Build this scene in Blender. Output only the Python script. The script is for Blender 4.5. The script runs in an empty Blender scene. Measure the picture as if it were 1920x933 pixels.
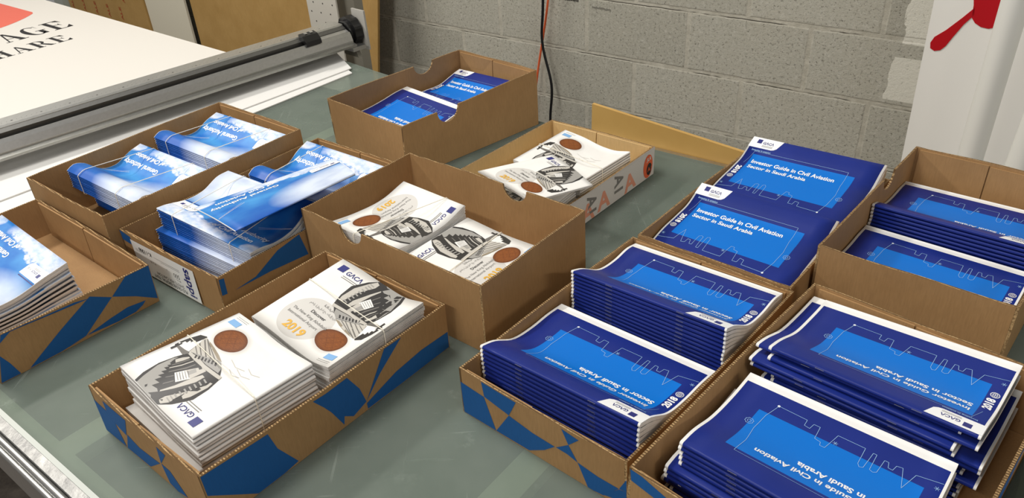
import bpy, bmesh, math, random
import numpy as np
from mathutils import Vector, Matrix
random.seed(7)
C = bpy.context.scene.collection
PI = math.pi
# ------------------------------------------------------------------ helpers
def link(name, me, mats, parent=None):
    o = bpy.data.objects.new(name, me)
    C.objects.link(o)
    for m in (mats if isinstance(mats, (list, tuple)) else [mats]):
        me.materials.append(m)
    if parent is not None:
        o.parent = parent
    return o
class MB:
    """collects faces with material slots (and optional uv) and links them as ONE mesh"""
    def __init__(s): s.v = []; s.f = []; s.m = []; s.uv = []
    def face(s, pts, m=0, uv=None):
        n = len(s.v); s.v += [tuple(map(float, p)) for p in pts]
        s.f.append(tuple(range(n, n+len(pts)))); s.m.append(m)
        s.uv += list(uv) if uv is not None else [(0.0, 0.0)]*len(pts)
    def box(s, lo, hi, m=0, M=None):
        x0,y0,z0 = lo; x1,y1,z1 = hi
        c = [Vector(p) for p in ((x0,y0,z0),(x1,y0,z0),(x1,y1,z0),(x0,y1,z0),(x0,y0,z1),(x1,y0,z1),(x1,y1,z1),(x0,y1,z1))]
        if M is not None: c = [M @ p for p in c]
        for q in ((0,3,2,1),(4,5,6,7),(0,1,5,4),(1,2,6,5),(2,3,7,6),(3,0,4,7)):
            s.face([c[i] for i in q], m)
    def prism(s, pts, off, m=0):
        """closed prism: polygon pts and the same moved by off"""
        a = [Vector(p) for p in pts]; off = Vector(off); b = [p+off for p in a]
        s.face(a[::-1], m); s.face(b, m)
        for i in range(len(a)):
            j = (i+1) % len(a); s.face([a[i], a[j], b[j], b[i]], m)
    def tube(s, path, r, n=8, m=0, cap=True):
        path = [Vector(p) for p in path]; rings = []
        up = None
        for i, p in enumerate(path):
            d = (path[min(i+1, len(path)-1)]-path[max(i-1, 0)]).normalized()
            if up is None:
                up = Vector((0,0,1)) if abs(d.z) < .9 else Vector((1,0,0))
            x = d.cross(up).normalized(); up = x.cross(d).normalized()
            rr = r[i] if isinstance(r, (list, tuple)) else r
            rings.append([p + x*rr*math.cos(2*PI*k/n) + up*rr*math.sin(2*PI*k/n) for k in range(n)])
        for a, b in zip(rings, rings[1:]):
            for k in range(n):
                s.face([a[k], a[(k+1)%n], b[(k+1)%n], b[k]], m)
        if cap:
            s.face(rings[0][::-1], m); s.face(rings[-1], m)
    def build(s, name, mats, parent=None, smooth=False, weld=True):
        me = bpy.data.meshes.new(name)
        me.from_pydata(s.v, [], s.f); me.polygons.foreach_set('material_index', s.m)
        l = me.uv_layers.new(name='UVMap')
        l.data.foreach_set('uv', [c for p in s.uv for c in p])
        if weld:
            bm = bmesh.new(); bm.from_mesh(me)
            bmesh.ops.remove_doubles(bm, verts=bm.verts, dist=1e-6)
            bmesh.ops.recalc_face_normals(bm, faces=bm.faces)
            bm.to_mesh(me); bm.free()
        if smooth:
            me.polygons.foreach_set('use_smooth', [True]*len(me.polygons))
            try: me.set_sharp_from_angle(angle=math.radians(35))
            except Exception: pass
        me.update()
        return link(name, me, mats, parent)
def empty(name, loc=(0,0,0)):
    o = bpy.data.objects.new(name, None); C.objects.link(o); o.location = loc
    o.empty_display_size = .02
    return o
def tag(o, label=None, cat=None, group=None, kind=None):
    if label: o['label'] = label
    if cat: o['category'] = cat
    if group: o['group'] = group
    if kind: o['kind'] = kind
    return o
def rehome(root, loc):
    """put a thing's empty at its base, children keep their world place"""
    root.location = loc
    for ch in root.children:
        ch.location = Vector(ch.location) - Vector(loc)
# ------------------------------------------------------------------ node materials
class NT:
    def __init__(s, name):
        s.mat = bpy.data.materials.new(name); s.mat.use_nodes = True
        s.t = s.mat.node_tree; s.b = s.t.nodes['Principled BSDF']; s.out = s.t.nodes['Material Output']
        s._uv = None
    def n(s, t, **k):
        x = s.t.nodes.new(t)
        for a, v in k.items(): setattr(x, a, v)
        return x
    def put(s, sock, v):
        if isinstance(v, bpy.types.NodeSocket): s.t.links.new(v, sock)
        elif isinstance(v, (tuple, list)) and len(v) == 3 and sock.type == 'RGBA': sock.default_value = (*v, 1)
        else: sock.default_value = v
    def math(s, op, a, b=None, c=None, clamp=False):
        x = s.n('ShaderNodeMath', operation=op, use_clamp=clamp); s.put(x.inputs[0], a)
        if b is not None: s.put(x.inputs[1], b)
        if c is not None: s.put(x.inputs[2], c)
        return x.outputs[0]
    def mix(s, f, a, b):
        x = s.n('ShaderNodeMix', data_type='RGBA'); s.put(x.inputs[0], f); s.put(x.inputs[6], a); s.put(x.inputs[7], b)
        return x.outputs[2]
    def uv(s):
        if s._uv is None:
            u = s.n('ShaderNodeUVMap'); u.uv_map = 'UVMap'
            sp = s.n('ShaderNodeSeparateXYZ'); s.t.links.new(u.outputs[0], sp.inputs[0]); s._uv = (sp.outputs[0], sp.outputs[1], u.outputs[0])
        return s._uv
    def obj(s):
        g = s.n('ShaderNodeTexCoord'); return g.outputs['Object']
    def sep(s, v):
        sp = s.n('ShaderNodeSeparateXYZ'); s.t.links.new(v, sp.inputs[0]); return sp.outputs
    def noise(s, vec, scale, detail=2, rough=.5, stretch=None, fac=True):
        if stretch:
            m = s.n('ShaderNodeMapping'); s.t.links.new(vec, m.inputs[0]); m.inputs['Scale'].default_value = stretch; vec = m.outputs[0]
        x = s.n('ShaderNodeTexNoise'); s.t.links.new(vec, x.inputs['Vector']); x.inputs['Scale'].default_value = scale
        x.inputs['Detail'].default_value = detail; x.inputs['Roughness'].default_value = rough
        return x.outputs[0]
    def ramp(s, f, lo, hi, a=0., b=1.):
        x = s.n('ShaderNodeMapRange'); s.put(x.inputs[0], f); x.inputs[1].default_value = lo; x.inputs[2].default_value = hi
        x.inputs[3].default_value = a; x.inputs[4].default_value = b; return x.outputs[0]
    def inside(s, v, lo, hi): return s.math('MULTIPLY', s.math('GREATER_THAN', v, lo), s.math('LESS_THAN', v, hi))
    def rect(s, x, y, x0, x1, y0, y1): return s.math('MULTIPLY', s.inside(x, x0, x1), s.inside(y, y0, y1))
    def ell(s, x, y, cx, cy, rx, ry, ang=0, soft=0.):
        dx = s.math('SUBTRACT', x, cx); dy = s.math('SUBTRACT', y, cy)
        c, k = math.cos(ang), math.sin(ang)
        u = s.math('DIVIDE', s.math('ADD', s.math('MULTIPLY', dx, c), s.math('MULTIPLY', dy, k)), rx)
        w = s.math('DIVIDE', s.math('SUBTRACT', s.math('MULTIPLY', dy, c), s.math('MULTIPLY', dx, k)), ry)
        d = s.math('ADD', s.math('MULTIPLY', u, u), s.math('MULTIPLY', w, w))
        return s.ramp(d, 1.0+soft, 1.0-soft) if soft else s.math('LESS_THAN', d, 1.0), u, w, d
    def bump(s, h, strength=.3, dist=.002):
        x = s.n('ShaderNodeBump'); s.put(x.inputs['Height'], h); x.inputs['Strength'].default_value = strength
        x.inputs['Distance'].default_value = dist; s.t.links.new(x.outputs[0], s.b.inputs['Normal'])
    def set(s, col=None, rough=None, metal=None, spec=None, coat=None):
        if col is not None: s.put(s.b.inputs['Base Color'], col)
        if rough is not None: s.put(s.b.inputs['Roughness'], rough)
        if metal is not None: s.put(s.b.inputs['Metallic'], metal)
        if spec is not None: s.put(s.b.inputs['Specular IOR Level'], spec)
        if coat is not None: s.put(s.b.inputs['Coat Weight'], coat); s.b.inputs['Coat Roughness'].default_value = .12
        return s.mat
def sr(r, g, b):
    f = lambda c: (c/255/12.92) if c/255 <= .04045 else ((c/255+.055)/1.055)**2.4
    return (f(r), f(g), f(b))
def plain(name, col, rough=.6, metal=0., spec=.5):
    return NT(name).set(col, rough, metal, spec)
def kraft(name, c1, c2):
    t = NT(name); o = t.obj()
    f = t.noise(o, 9, 4, .6); g = t.noise(o, 420, 2, .6, (1, 1, .12))
    col = t.mix(t.ramp(f, .3, .7), c1, c2)
    col = t.mix(t.ramp(g, .35, .75, 0, .35), col, tuple(k*.72 for k in c1))
    t.bump(g, .12, .0006)
    return t.set(col, .75, spec=.25)
M = {}
M['kraft'] = kraft('kraft_board', sr(164,128,86), sr(178,141,97))
M['kraft_in'] = kraft('kraft_board_inside', sr(158,123,84), sr(176,140,96))
M['tan'] = kraft('tan_board', sr(206,176,124), sr(214,184,134))
def edge_mat():
    t = NT('corrugated_edge'); o = t.obj(); s = t.sep(o)
    w = t.math('SINE', t.math('MULTIPLY', t.math('ADD', s[0], s[1]), 1100.))
    f = t.ramp(w, -.2, .6); n = t.noise(o, 300, 2)
    col = t.mix(t.math('MULTIPLY', f, t.ramp(n, .3, .6)), sr(104,80,52), sr(196,164,118))
    t.bump(w, .5, .001); return t.set(col, .8, spec=.2)
M['edge'] = edge_mat()
def printed(name, c):
    t = NT(name); o = t.obj(); g = t.noise(o, 420, 2, .6, (1, 1, .15))
    return t.set(t.mix(t.ramp(g, .4, .8, 0, .3), c, tuple(k*.7 for k in c)), .6, spec=.3)
M['blueprint'] = printed('blue_carton_print', sr(28,92,158))
M['white_print'] = plain('white_carton_print', sr(222,220,218), .5)
M['paper'] = plain('white_paper', sr(238,237,234), .55)
M['white_ink'] = plain('white_ink', sr(244,246,248), .4)
M['cyan_ink'] = plain('light_blue_line_ink', sr(150,190,232), .4)
M['navy_ink'] = plain('navy_ink', sr(38,44,120), .4)
M['black_ink'] = plain('black_ink', sr(34,32,34), .5)
M['grey_ink'] = plain('grey_ink', sr(128,126,124), .5)
M['gold_ink'] = plain('gold_ink', sr(222,172,58), .45)
M['sky_ink'] = plain('sky_blue_ink', sr(128,176,224), .45)
M['orange_ink'] = plain('orange_ink', sr(236,104,60), .5)
M['salmon_ink'] = plain('salmon_ink', sr(232,160,134), .5)
for k_, v_ in (('lens_dark', (46,44,44)), ('photo_grey', (160,158,154)), ('photo_mid', (112,109,105)), ('photo_pale', (196,192,184)), ('photo_tan', (150,138,118))):
    M[k_] = plain(k_, sr(*v_), .35)
M['band'] = plain('pale_rubber', sr(244,238,222), .5)
M['staple'] = plain('staple_wire', sr(190,190,196), .3, 1.)
def pages_mat():
    t = NT('page_edges'); u, v, _ = t.uv()
    w = t.math('SINE', t.math('MULTIPLY', v, 44.)); n = t.noise(t.obj(), 60, 2)
    f = t.math('MULTIPLY', t.ramp(w, .1, 1.), t.ramp(n, .35, .65, .05, .4))
    return t.set(t.mix(f, sr(238,237,234), sr(120,120,124)), .6)
M['pages'] = pages_mat()
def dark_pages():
    t = NT('printed_shaded_page_edges'); u, v, _ = t.uv()  # dark lines: printed leaves plus the shade between them, painted in
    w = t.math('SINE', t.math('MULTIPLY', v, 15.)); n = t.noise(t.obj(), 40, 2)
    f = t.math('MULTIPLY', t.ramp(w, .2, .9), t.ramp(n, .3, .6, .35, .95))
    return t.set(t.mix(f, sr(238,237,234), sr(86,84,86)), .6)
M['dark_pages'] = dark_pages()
def navy_cover():
    t = NT('navy_cover_print'); x, y, uv = t.uv()
    side = t.math('MULTIPLY', t.math('GREATER_THAN', x, .012), t.math('LESS_THAN', x, .984))
    top = t.math('GREATER_THAN', y, .085)
    ink = t.math('MULTIPLY', side, top)
    panel = t.rect(x, y, .075, .845, .30, .80)
    n = t.noise(t.obj(), 14, 2)
    navy = t.mix(t.ramp(n, .3, .7), sr(24,42,122), sr(28,46,130))
    col = t.mix(panel, navy, sr(0,112,208))
    col = t.mix(ink, sr(240,240,238), col)
    return t.set(col, .40, spec=.25)
M['navy_cover'] = navy_cover()
def sky_cover():
    t = NT('sky_cover_print'); x, y, uv = t.uv()
    nb = t.noise(uv, 7, 6, .62); ns = t.noise(uv, 3.2, 3, .5)
    glow, _, _, d1 = t.ell(x, y, .16, .80, .52, .46, .15)
    g = t.math('MULTIPLY', t.ramp(d1, 1.0, .2, 0, .9), t.ramp(ns, .2, .55, .55, 1.))
    cl = t.math('ADD', t.math('MULTIPLY', x, -.26), .27)
    low = t.ramp(t.math('SUBTRACT', t.math('ADD', cl, t.math('MULTIPLY', t.math('SUBTRACT', nb, .5), .34)), y), -.012, .03)
    low = t.math('MULTIPLY', low, t.ramp(x, .78, .66))
    c2 = t.ell(t.math('ADD', x, t.math('MULTIPLY', nb, .12)), t.math('ADD', y, t.math('MULTIPLY', nb, .1)), 1.04, .08, .10, .10, 0, .35)[0]
    deep = t.mix(t.ramp(ns, .35, .7), sr(16,106,194), sr(70,154,220))
    deep = t.mix(t.ramp(y, .55, 1.05), deep, sr(22,84,176))
    col = t.mix(g, deep, sr(222,232,246))
    cw = t.mix(t.ramp(nb, .38, .62), sr(176,200,236), sr(236,240,250))
    col = t.mix(t.math('MAXIMUM', low, c2), col, cw)
    rim = t.math('MAXIMUM', t.math('LESS_THAN', x, .004), t.math('GREATER_THAN', x, .996))
    return t.set(t.mix(rim, col, sr(238,238,240)), .42, spec=.28)
M['sky_cover'] = sky_cover()
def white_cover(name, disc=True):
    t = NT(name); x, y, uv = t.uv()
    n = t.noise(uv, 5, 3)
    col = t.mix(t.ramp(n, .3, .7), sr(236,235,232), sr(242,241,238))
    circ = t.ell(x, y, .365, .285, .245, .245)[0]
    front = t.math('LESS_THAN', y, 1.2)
    col = t.mix(t.inside(y, 2.3, 2.72), col, sr(84,82,82))  # dark stripe by the spine: gap shade and dark pages painted in
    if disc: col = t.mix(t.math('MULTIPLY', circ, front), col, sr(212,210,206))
    # copper ball
    halo, _, _, dh = t.ell(x, y, .715, .245, .20, .155, -.05)
    col = t.mix(t.math('MULTIPLY', t.math('MULTIPLY', halo, front), t.ramp(dh, 1., .5, 0, .45)), col, sr(150,140,132))
    ball, u, w, d = t.ell(x, y, .715, .25, .152, .118, -.05)
    st = t.noise(uv, 26, 4, .6, (1, 6, 1))
    lat = t.math('ABSOLUTE', t.math('SINE', t.math('MULTIPLY', t.math('ADD', x, y), 38.)))
    lat2 = t.math('ABSOLUTE', t.math('SINE', t.math('MULTIPLY', t.math('SUBTRACT', x, y), 38.)))
    la = t.math('MULTIPLY', t.ramp(t.math('MINIMUM', lat, lat2), .25, .05), t.ramp(d, .8, .2))
    cop = t.mix(st, sr(70,30,14), sr(168,98,42)); cop = t.mix(t.math('MULTIPLY', la, .35), cop, sr(70,28,14))
    cop = t.mix(t.ramp(d, .55, 1.05, 0, .7), cop, sr(70,36,22))
    col = t.mix(t.math('MULTIPLY', ball, front), col, cop)
    return t.set(col, .4, spec=.3)
M['white_cover'] = white_cover('white_cover_print'); M['white_cover_glare'] = white_cover('white_cover_print_without_disc', False)  # disc-less copy stands in for glare washing out the printed disc
# ------------------------------------------------------------------ text as 2-D triangles
_tc = {}
def text_tris(body, bold=0.):
    k = (body, bold)
    if k in _tc: return _tc[k]
    cu = bpy.data.curves.new('t', 'FONT'); cu.body = body; cu.resolution_u = 3; cu.offset = bold; cu.fill_mode = 'FRONT'
    o = bpy.data.objects.new('t', cu); C.objects.link(o)
    bpy.context.view_layer.update()
    e = o.evaluated_get(bpy.context.evaluated_depsgraph_get()); me = e.to_mesh(); me.calc_loop_triangles()
    vs = [v.co.copy() for v in me.vertices]
    tr = [[(vs[i].x, vs[i].y) for i in t.vertices] for t in me.loop_triangles]
    e.to_mesh_clear(); bpy.data.objects.remove(o); bpy.data.curves.remove(cu)
    xs = [p[0] for t in tr for p in t] or [0, 1]
    _tc[k] = (tr, min(xs), max(xs)); return _tc[k]
def text2d(body, x, y, width, ang=0., bold=0., ys=1.):
    """triangles of a line of writing: left end of its baseline at x,y (metres on the page)"""
    tr, a, b = text_tris(body, bold); s = width/max(b-a, 1e-6); c, k = math.cos(ang), math.sin(ang); out = []
    for t in tr:
        q = []
        for px, py in t:
            X = (px-a)*s; Y = py*s*ys; q.append((x+X*c-Y*k, y+X*k+Y*c))
        out.append(q)
    return out
def line2d(pts, w, step=.006):
    out = []
    for (x0, y0), (x1, y1) in zip(pts, pts[1:]):
        L = math.hypot(x1-x0, y1-y0); n = max(1, int(L/step)); nx, ny = -(y1-y0)/max(L, 1e-9)*w/2, (x1-x0)/max(L, 1e-9)*w/2
        for i in range(n):
            a, b = i/n, (i+1)/n; ax, ay, bx_, by_ = x0+(x1-x0)*a, y0+(y1-y0)*a, x0+(x1-x0)*b, y0+(y1-y0)*b
            out.append([(ax-nx, ay-ny), (bx_-nx, by_-ny), (bx_+nx, by_+ny), (ax+nx, ay+ny)])
    return out
def disc2d(cx, cy, r, n=14): return [[(cx+r*math.cos(2*PI*k/n), cy+r*math.sin(2*PI*k/n)) for k in range(n)]]
def ring2d(cx, cy, r, w, n=18, rx=1.): return line2d([(cx+rx*r*math.cos(2*PI*k/n), cy+r*math.sin(2*PI*k/n)) for k in range(n+1)], w)
TR={"A":{"f":[-0.9722,1.4516,0.8809],"b":{"l":[-0.9722,1.4516],"f":[-0.6801,1.8054],"n":[-0.7284,1.2504],"r":[-0.4364,1.6042]},"r":{"l":[-0.9694,1.4477,0.1139],"f":[-0.6834,1.8131,0.1149],"n":[-0.7297,1.2521,0.1139],"r":[-0.4349,1.6003,0.1149]}},
 "B":{"f":[-1.2293,1.0822,0.8598],"b":{"l":[-1.1157,1.214],"f":[-0.9356,1.4231],"n":[-0.8002,0.9422],"r":[-0.6201,1.1513]},"r":{"l":[-1.1157,1.214,0.08],"f":[-0.9396,1.4285,0.0794],"n":[-0.8002,0.9422,0.08],"r":[-0.6144,1.1466,0.0794]}},
 "C":{"f":[-0.723,1.2721,0.8796],"b":{"l":[-0.723,1.2721],"f":[-0.4209,1.6372],"n":[-0.4695,1.0624],"r":[-0.1674,1.4274]},"r":{"l":[-0.7215,1.2686,0.0814],"f":[-0.4233,1.6384,0.0823],"n":[-0.4737,1.0683,0.0814],"r":[-0.1674,1.4274,0.0823]}},
 "D":{"f":[-0.59,0.8267,0.8625],"b":{"l":[-0.59,0.8267],"f":[-0.3168,1.1456],"n":[-0.3803,0.6472],"r":[-0.1072,0.966]},"r":{"l":[-0.5879,0.826,0.0843],"f":[-0.3176,1.1446,0.0829],"n":[-0.3818,0.6482,0.0843],"r":[-0.1067,0.9656,0.0829]}},
 "E":{"f":[-0.366,1.2161,0.8589],"b":{"l":[-0.366,1.2161],"f":[-0.1905,1.4194],"n":[-0.0483,0.942],"r":[0.1271,1.1453]},"r":{"l":[-0.3659,1.2163,0.128],"f":[-0.1904,1.4209,0.1292],"n":[-0.0484,0.9409,0.128],"r":[0.1264,1.1457,0.1292]}},
 "F":{"f":[-0.4164,1.7903,0.7124],"b":{"l":[-0.4164,1.7903],"f":[-0.11,2.0549],"n":[-0.2208,1.5638],"r":[0.0856,1.8284]},"r":{"l":[-0.4158,1.7771,0.1208],"f":[-0.1069,2.0384,0.136],"n":[-0.2196,1.5735,0.1208],"r":[0.0863,1.8416,0.136]}},
 "H":{"f":[-0.1921,1.3533,0.8531],"b":{"l":[-0.1921,1.3533],"f":[0.1104,1.6998],"n":[0.0144,1.1731],"r":[0.3168,1.5196]},"r":{"l":[-0.1921,1.3533,0.0653],"f":[0.1112,1.6984,0.0646],"n":[0.0144,1.1731,0.0653],"r":[0.317,1.5188,0.0646]}},
 "J":{"f":[0.4645,1.0023,0.8152],"b":{"l":[0.4645,1.0023],"f":[0.7624,1.3186],"n":[0.6643,0.8142],"r":[0.9622,1.1304]},"r":{"l":[0.4634,1.0005,0.1266],"f":[0.7639,1.3204,0.1256],"n":[0.6655,0.8158,0.1266],"r":[0.9622,1.1304,0.1256]}},
 "G":{"f":[-0.0822,0.8193,0.8178],"b":{"l":[-0.0822,0.8193],"f":[0.2108,1.1319],"n":[0.1192,0.6306],"r":[0.4122,0.9432]},"r":{"l":[-0.0819,0.8169,0.0827],"f":[0.2058,1.129,0.0823],"n":[0.1174,0.6322,0.0827],"r":[0.4162,0.9441,0.0823]}},
 "K":{"f":[0.1127,0.6097,0.7719],"b":{"l":[0.1127,0.6097],"f":[0.4393,0.9277],"n":[0.3293,0.3872],"r":[0.6559,0.7051]},"r":{"l":[0.1164,0.6128,0.096],"f":[0.4399,0.9344,0.1026],"n":[0.3293,0.3872,0.096],"r":[0.6559,0.7051,0.1026]}},
 "I":{"f":[0.2082,1.1235,0.8347],"b":{"l":[0.2082,1.1235],"f":[0.5049,1.451],"n":[0.4154,0.9357],"r":[0.7121,1.2633]},"r":{"l":[0.2072,1.1218,0.0855],"f":[0.5049,1.451,0.0845],"n":[0.4164,0.9368,0.0855],"r":[0.7121,1.2633,0.0845]}}}
PATS=[["G","ln",[[-0.006,0.7],[0.164,0.666],[0.227,0.021],[0.008,0.015]]],
 ["G","ln",[[0.155,0.993],[0.381,0.967],[0.326,0.58],[0.167,0.676]]],
 ["G","ln",[[0.326,0.576],[0.473,0.494],[0.605,0.477],[0.539,0.259],[0.441,0.034],[0.227,0.021]]],
 ["G","ln",[[0.651,0.957],[0.747,0.912],[0.687,0.69]]],
 ["G","ln",[[0.687,0.69],[0.735,0.423],[0.676,0.475],[0.612,0.479]]],
 ["G","ln",[[0.735,0.423],[0.845,0.37],[0.957,0.371],[0.875,0.035],[0.822,-0.009],[0.788,-0.028]]],
 ["G","ln",[[0.959,0.375],[0.999,0.641],[0.999,0.39]]],
 ["G","ln",[[0.959,0.364],[0.999,0.39],[1.0,0.175],[0.87,0.043]]],
 ["D","ln",[[-0.01,0.703],[0.18,0.67],[0.213,0.03],[-0.004,-0.012]]],
 ["D","ln",[[0.138,0.914],[0.37,0.929],[0.285,0.433],[0.171,0.528],[0.129,0.628]]],
 ["D","ln",[[0.301,0.483],[0.402,0.388],[0.598,0.45],[0.442,0.048],[0.218,0.02]]],
 ["D","ln",[[0.644,0.905],[0.712,0.858],[0.614,0.484]]],
 ["D","ln",[[0.614,0.484],[0.686,0.47],[0.773,0.072],[0.681,-0.136],[0.619,0.056]]],
 ["D","nr",[[0.003,1.005],[0.224,0.926],[0.241,0.555],[0.296,0.044],[0.243,-0.009],[0.168,-0.049],[0.143,-0.086],[-0.006,0.61]]],
 ["D","nr",[[0.393,0.939],[0.523,0.888],[0.486,0.065],[0.442,0.571]]],
 ["D","nr",[[0.531,0.937],[0.571,0.554],[0.589,0.193],[0.528,0.093],[0.467,0.332],[0.401,0.912]]],
 ["D","nr",[[0.776,0.973],[0.697,0.986],[0.591,0.202],[0.662,0.552]]],
 ["D","nr",[[1.0,0.37],[0.86,0.404],[0.731,0.345],[0.589,0.151],[0.59,0.02],[0.734,-0.089],[0.996,0.008]]],
 ["B","nr",[[0.997,0.996],[0.84,1.002],[0.73,0.673],[0.867,0.406],[0.994,0.092]]],
 ["B","nr",[[0.608,0.923],[0.727,0.665],[0.51,0.084],[0.353,0.019],[0.164,0.016],[0.39,0.494]]],
 ["B","nr",[[0.916,0.192],[0.796,0.25],[0.676,0.194],[0.515,0.082],[0.719,0.026],[0.837,0.037],[0.892,0.118]]],
 ["B","nr",[[0.055,0.58],[0.085,0.332],[0.112,-0.029],[-0.006,0.016]]],
 ["B","nr",[[0.51,0.084],[0.397,0.035],[0.484,0.047],[0.159,0.018],[0.291,0.025],[0.433,0.071]]],
 ["B","nr",[[0.104,1.032],[0.241,0.996],[0.605,0.884],[0.516,0.952],[0.153,0.969],[0.082,0.824]]],
 ["C","nr",[[0.005,0.957],[0.025,0.933],[0.024,0.559],[0.002,0.575]]],
 ["C","nr",[[0.055,0.541],[0.147,0.583],[0.256,0.894],[0.333,0.963],[0.361,1.001],[0.384,0.412],[0.208,0.511]]],
 ["C","ln",[[0.005,0.993],[0.118,0.939],[0.116,0.71],[0.004,0.736]]],
 ["K","ln",[[0.005,0.988],[0.058,0.988],[0.17,0.905],[0.119,0.78],[0.014,0.818]]]]
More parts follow.
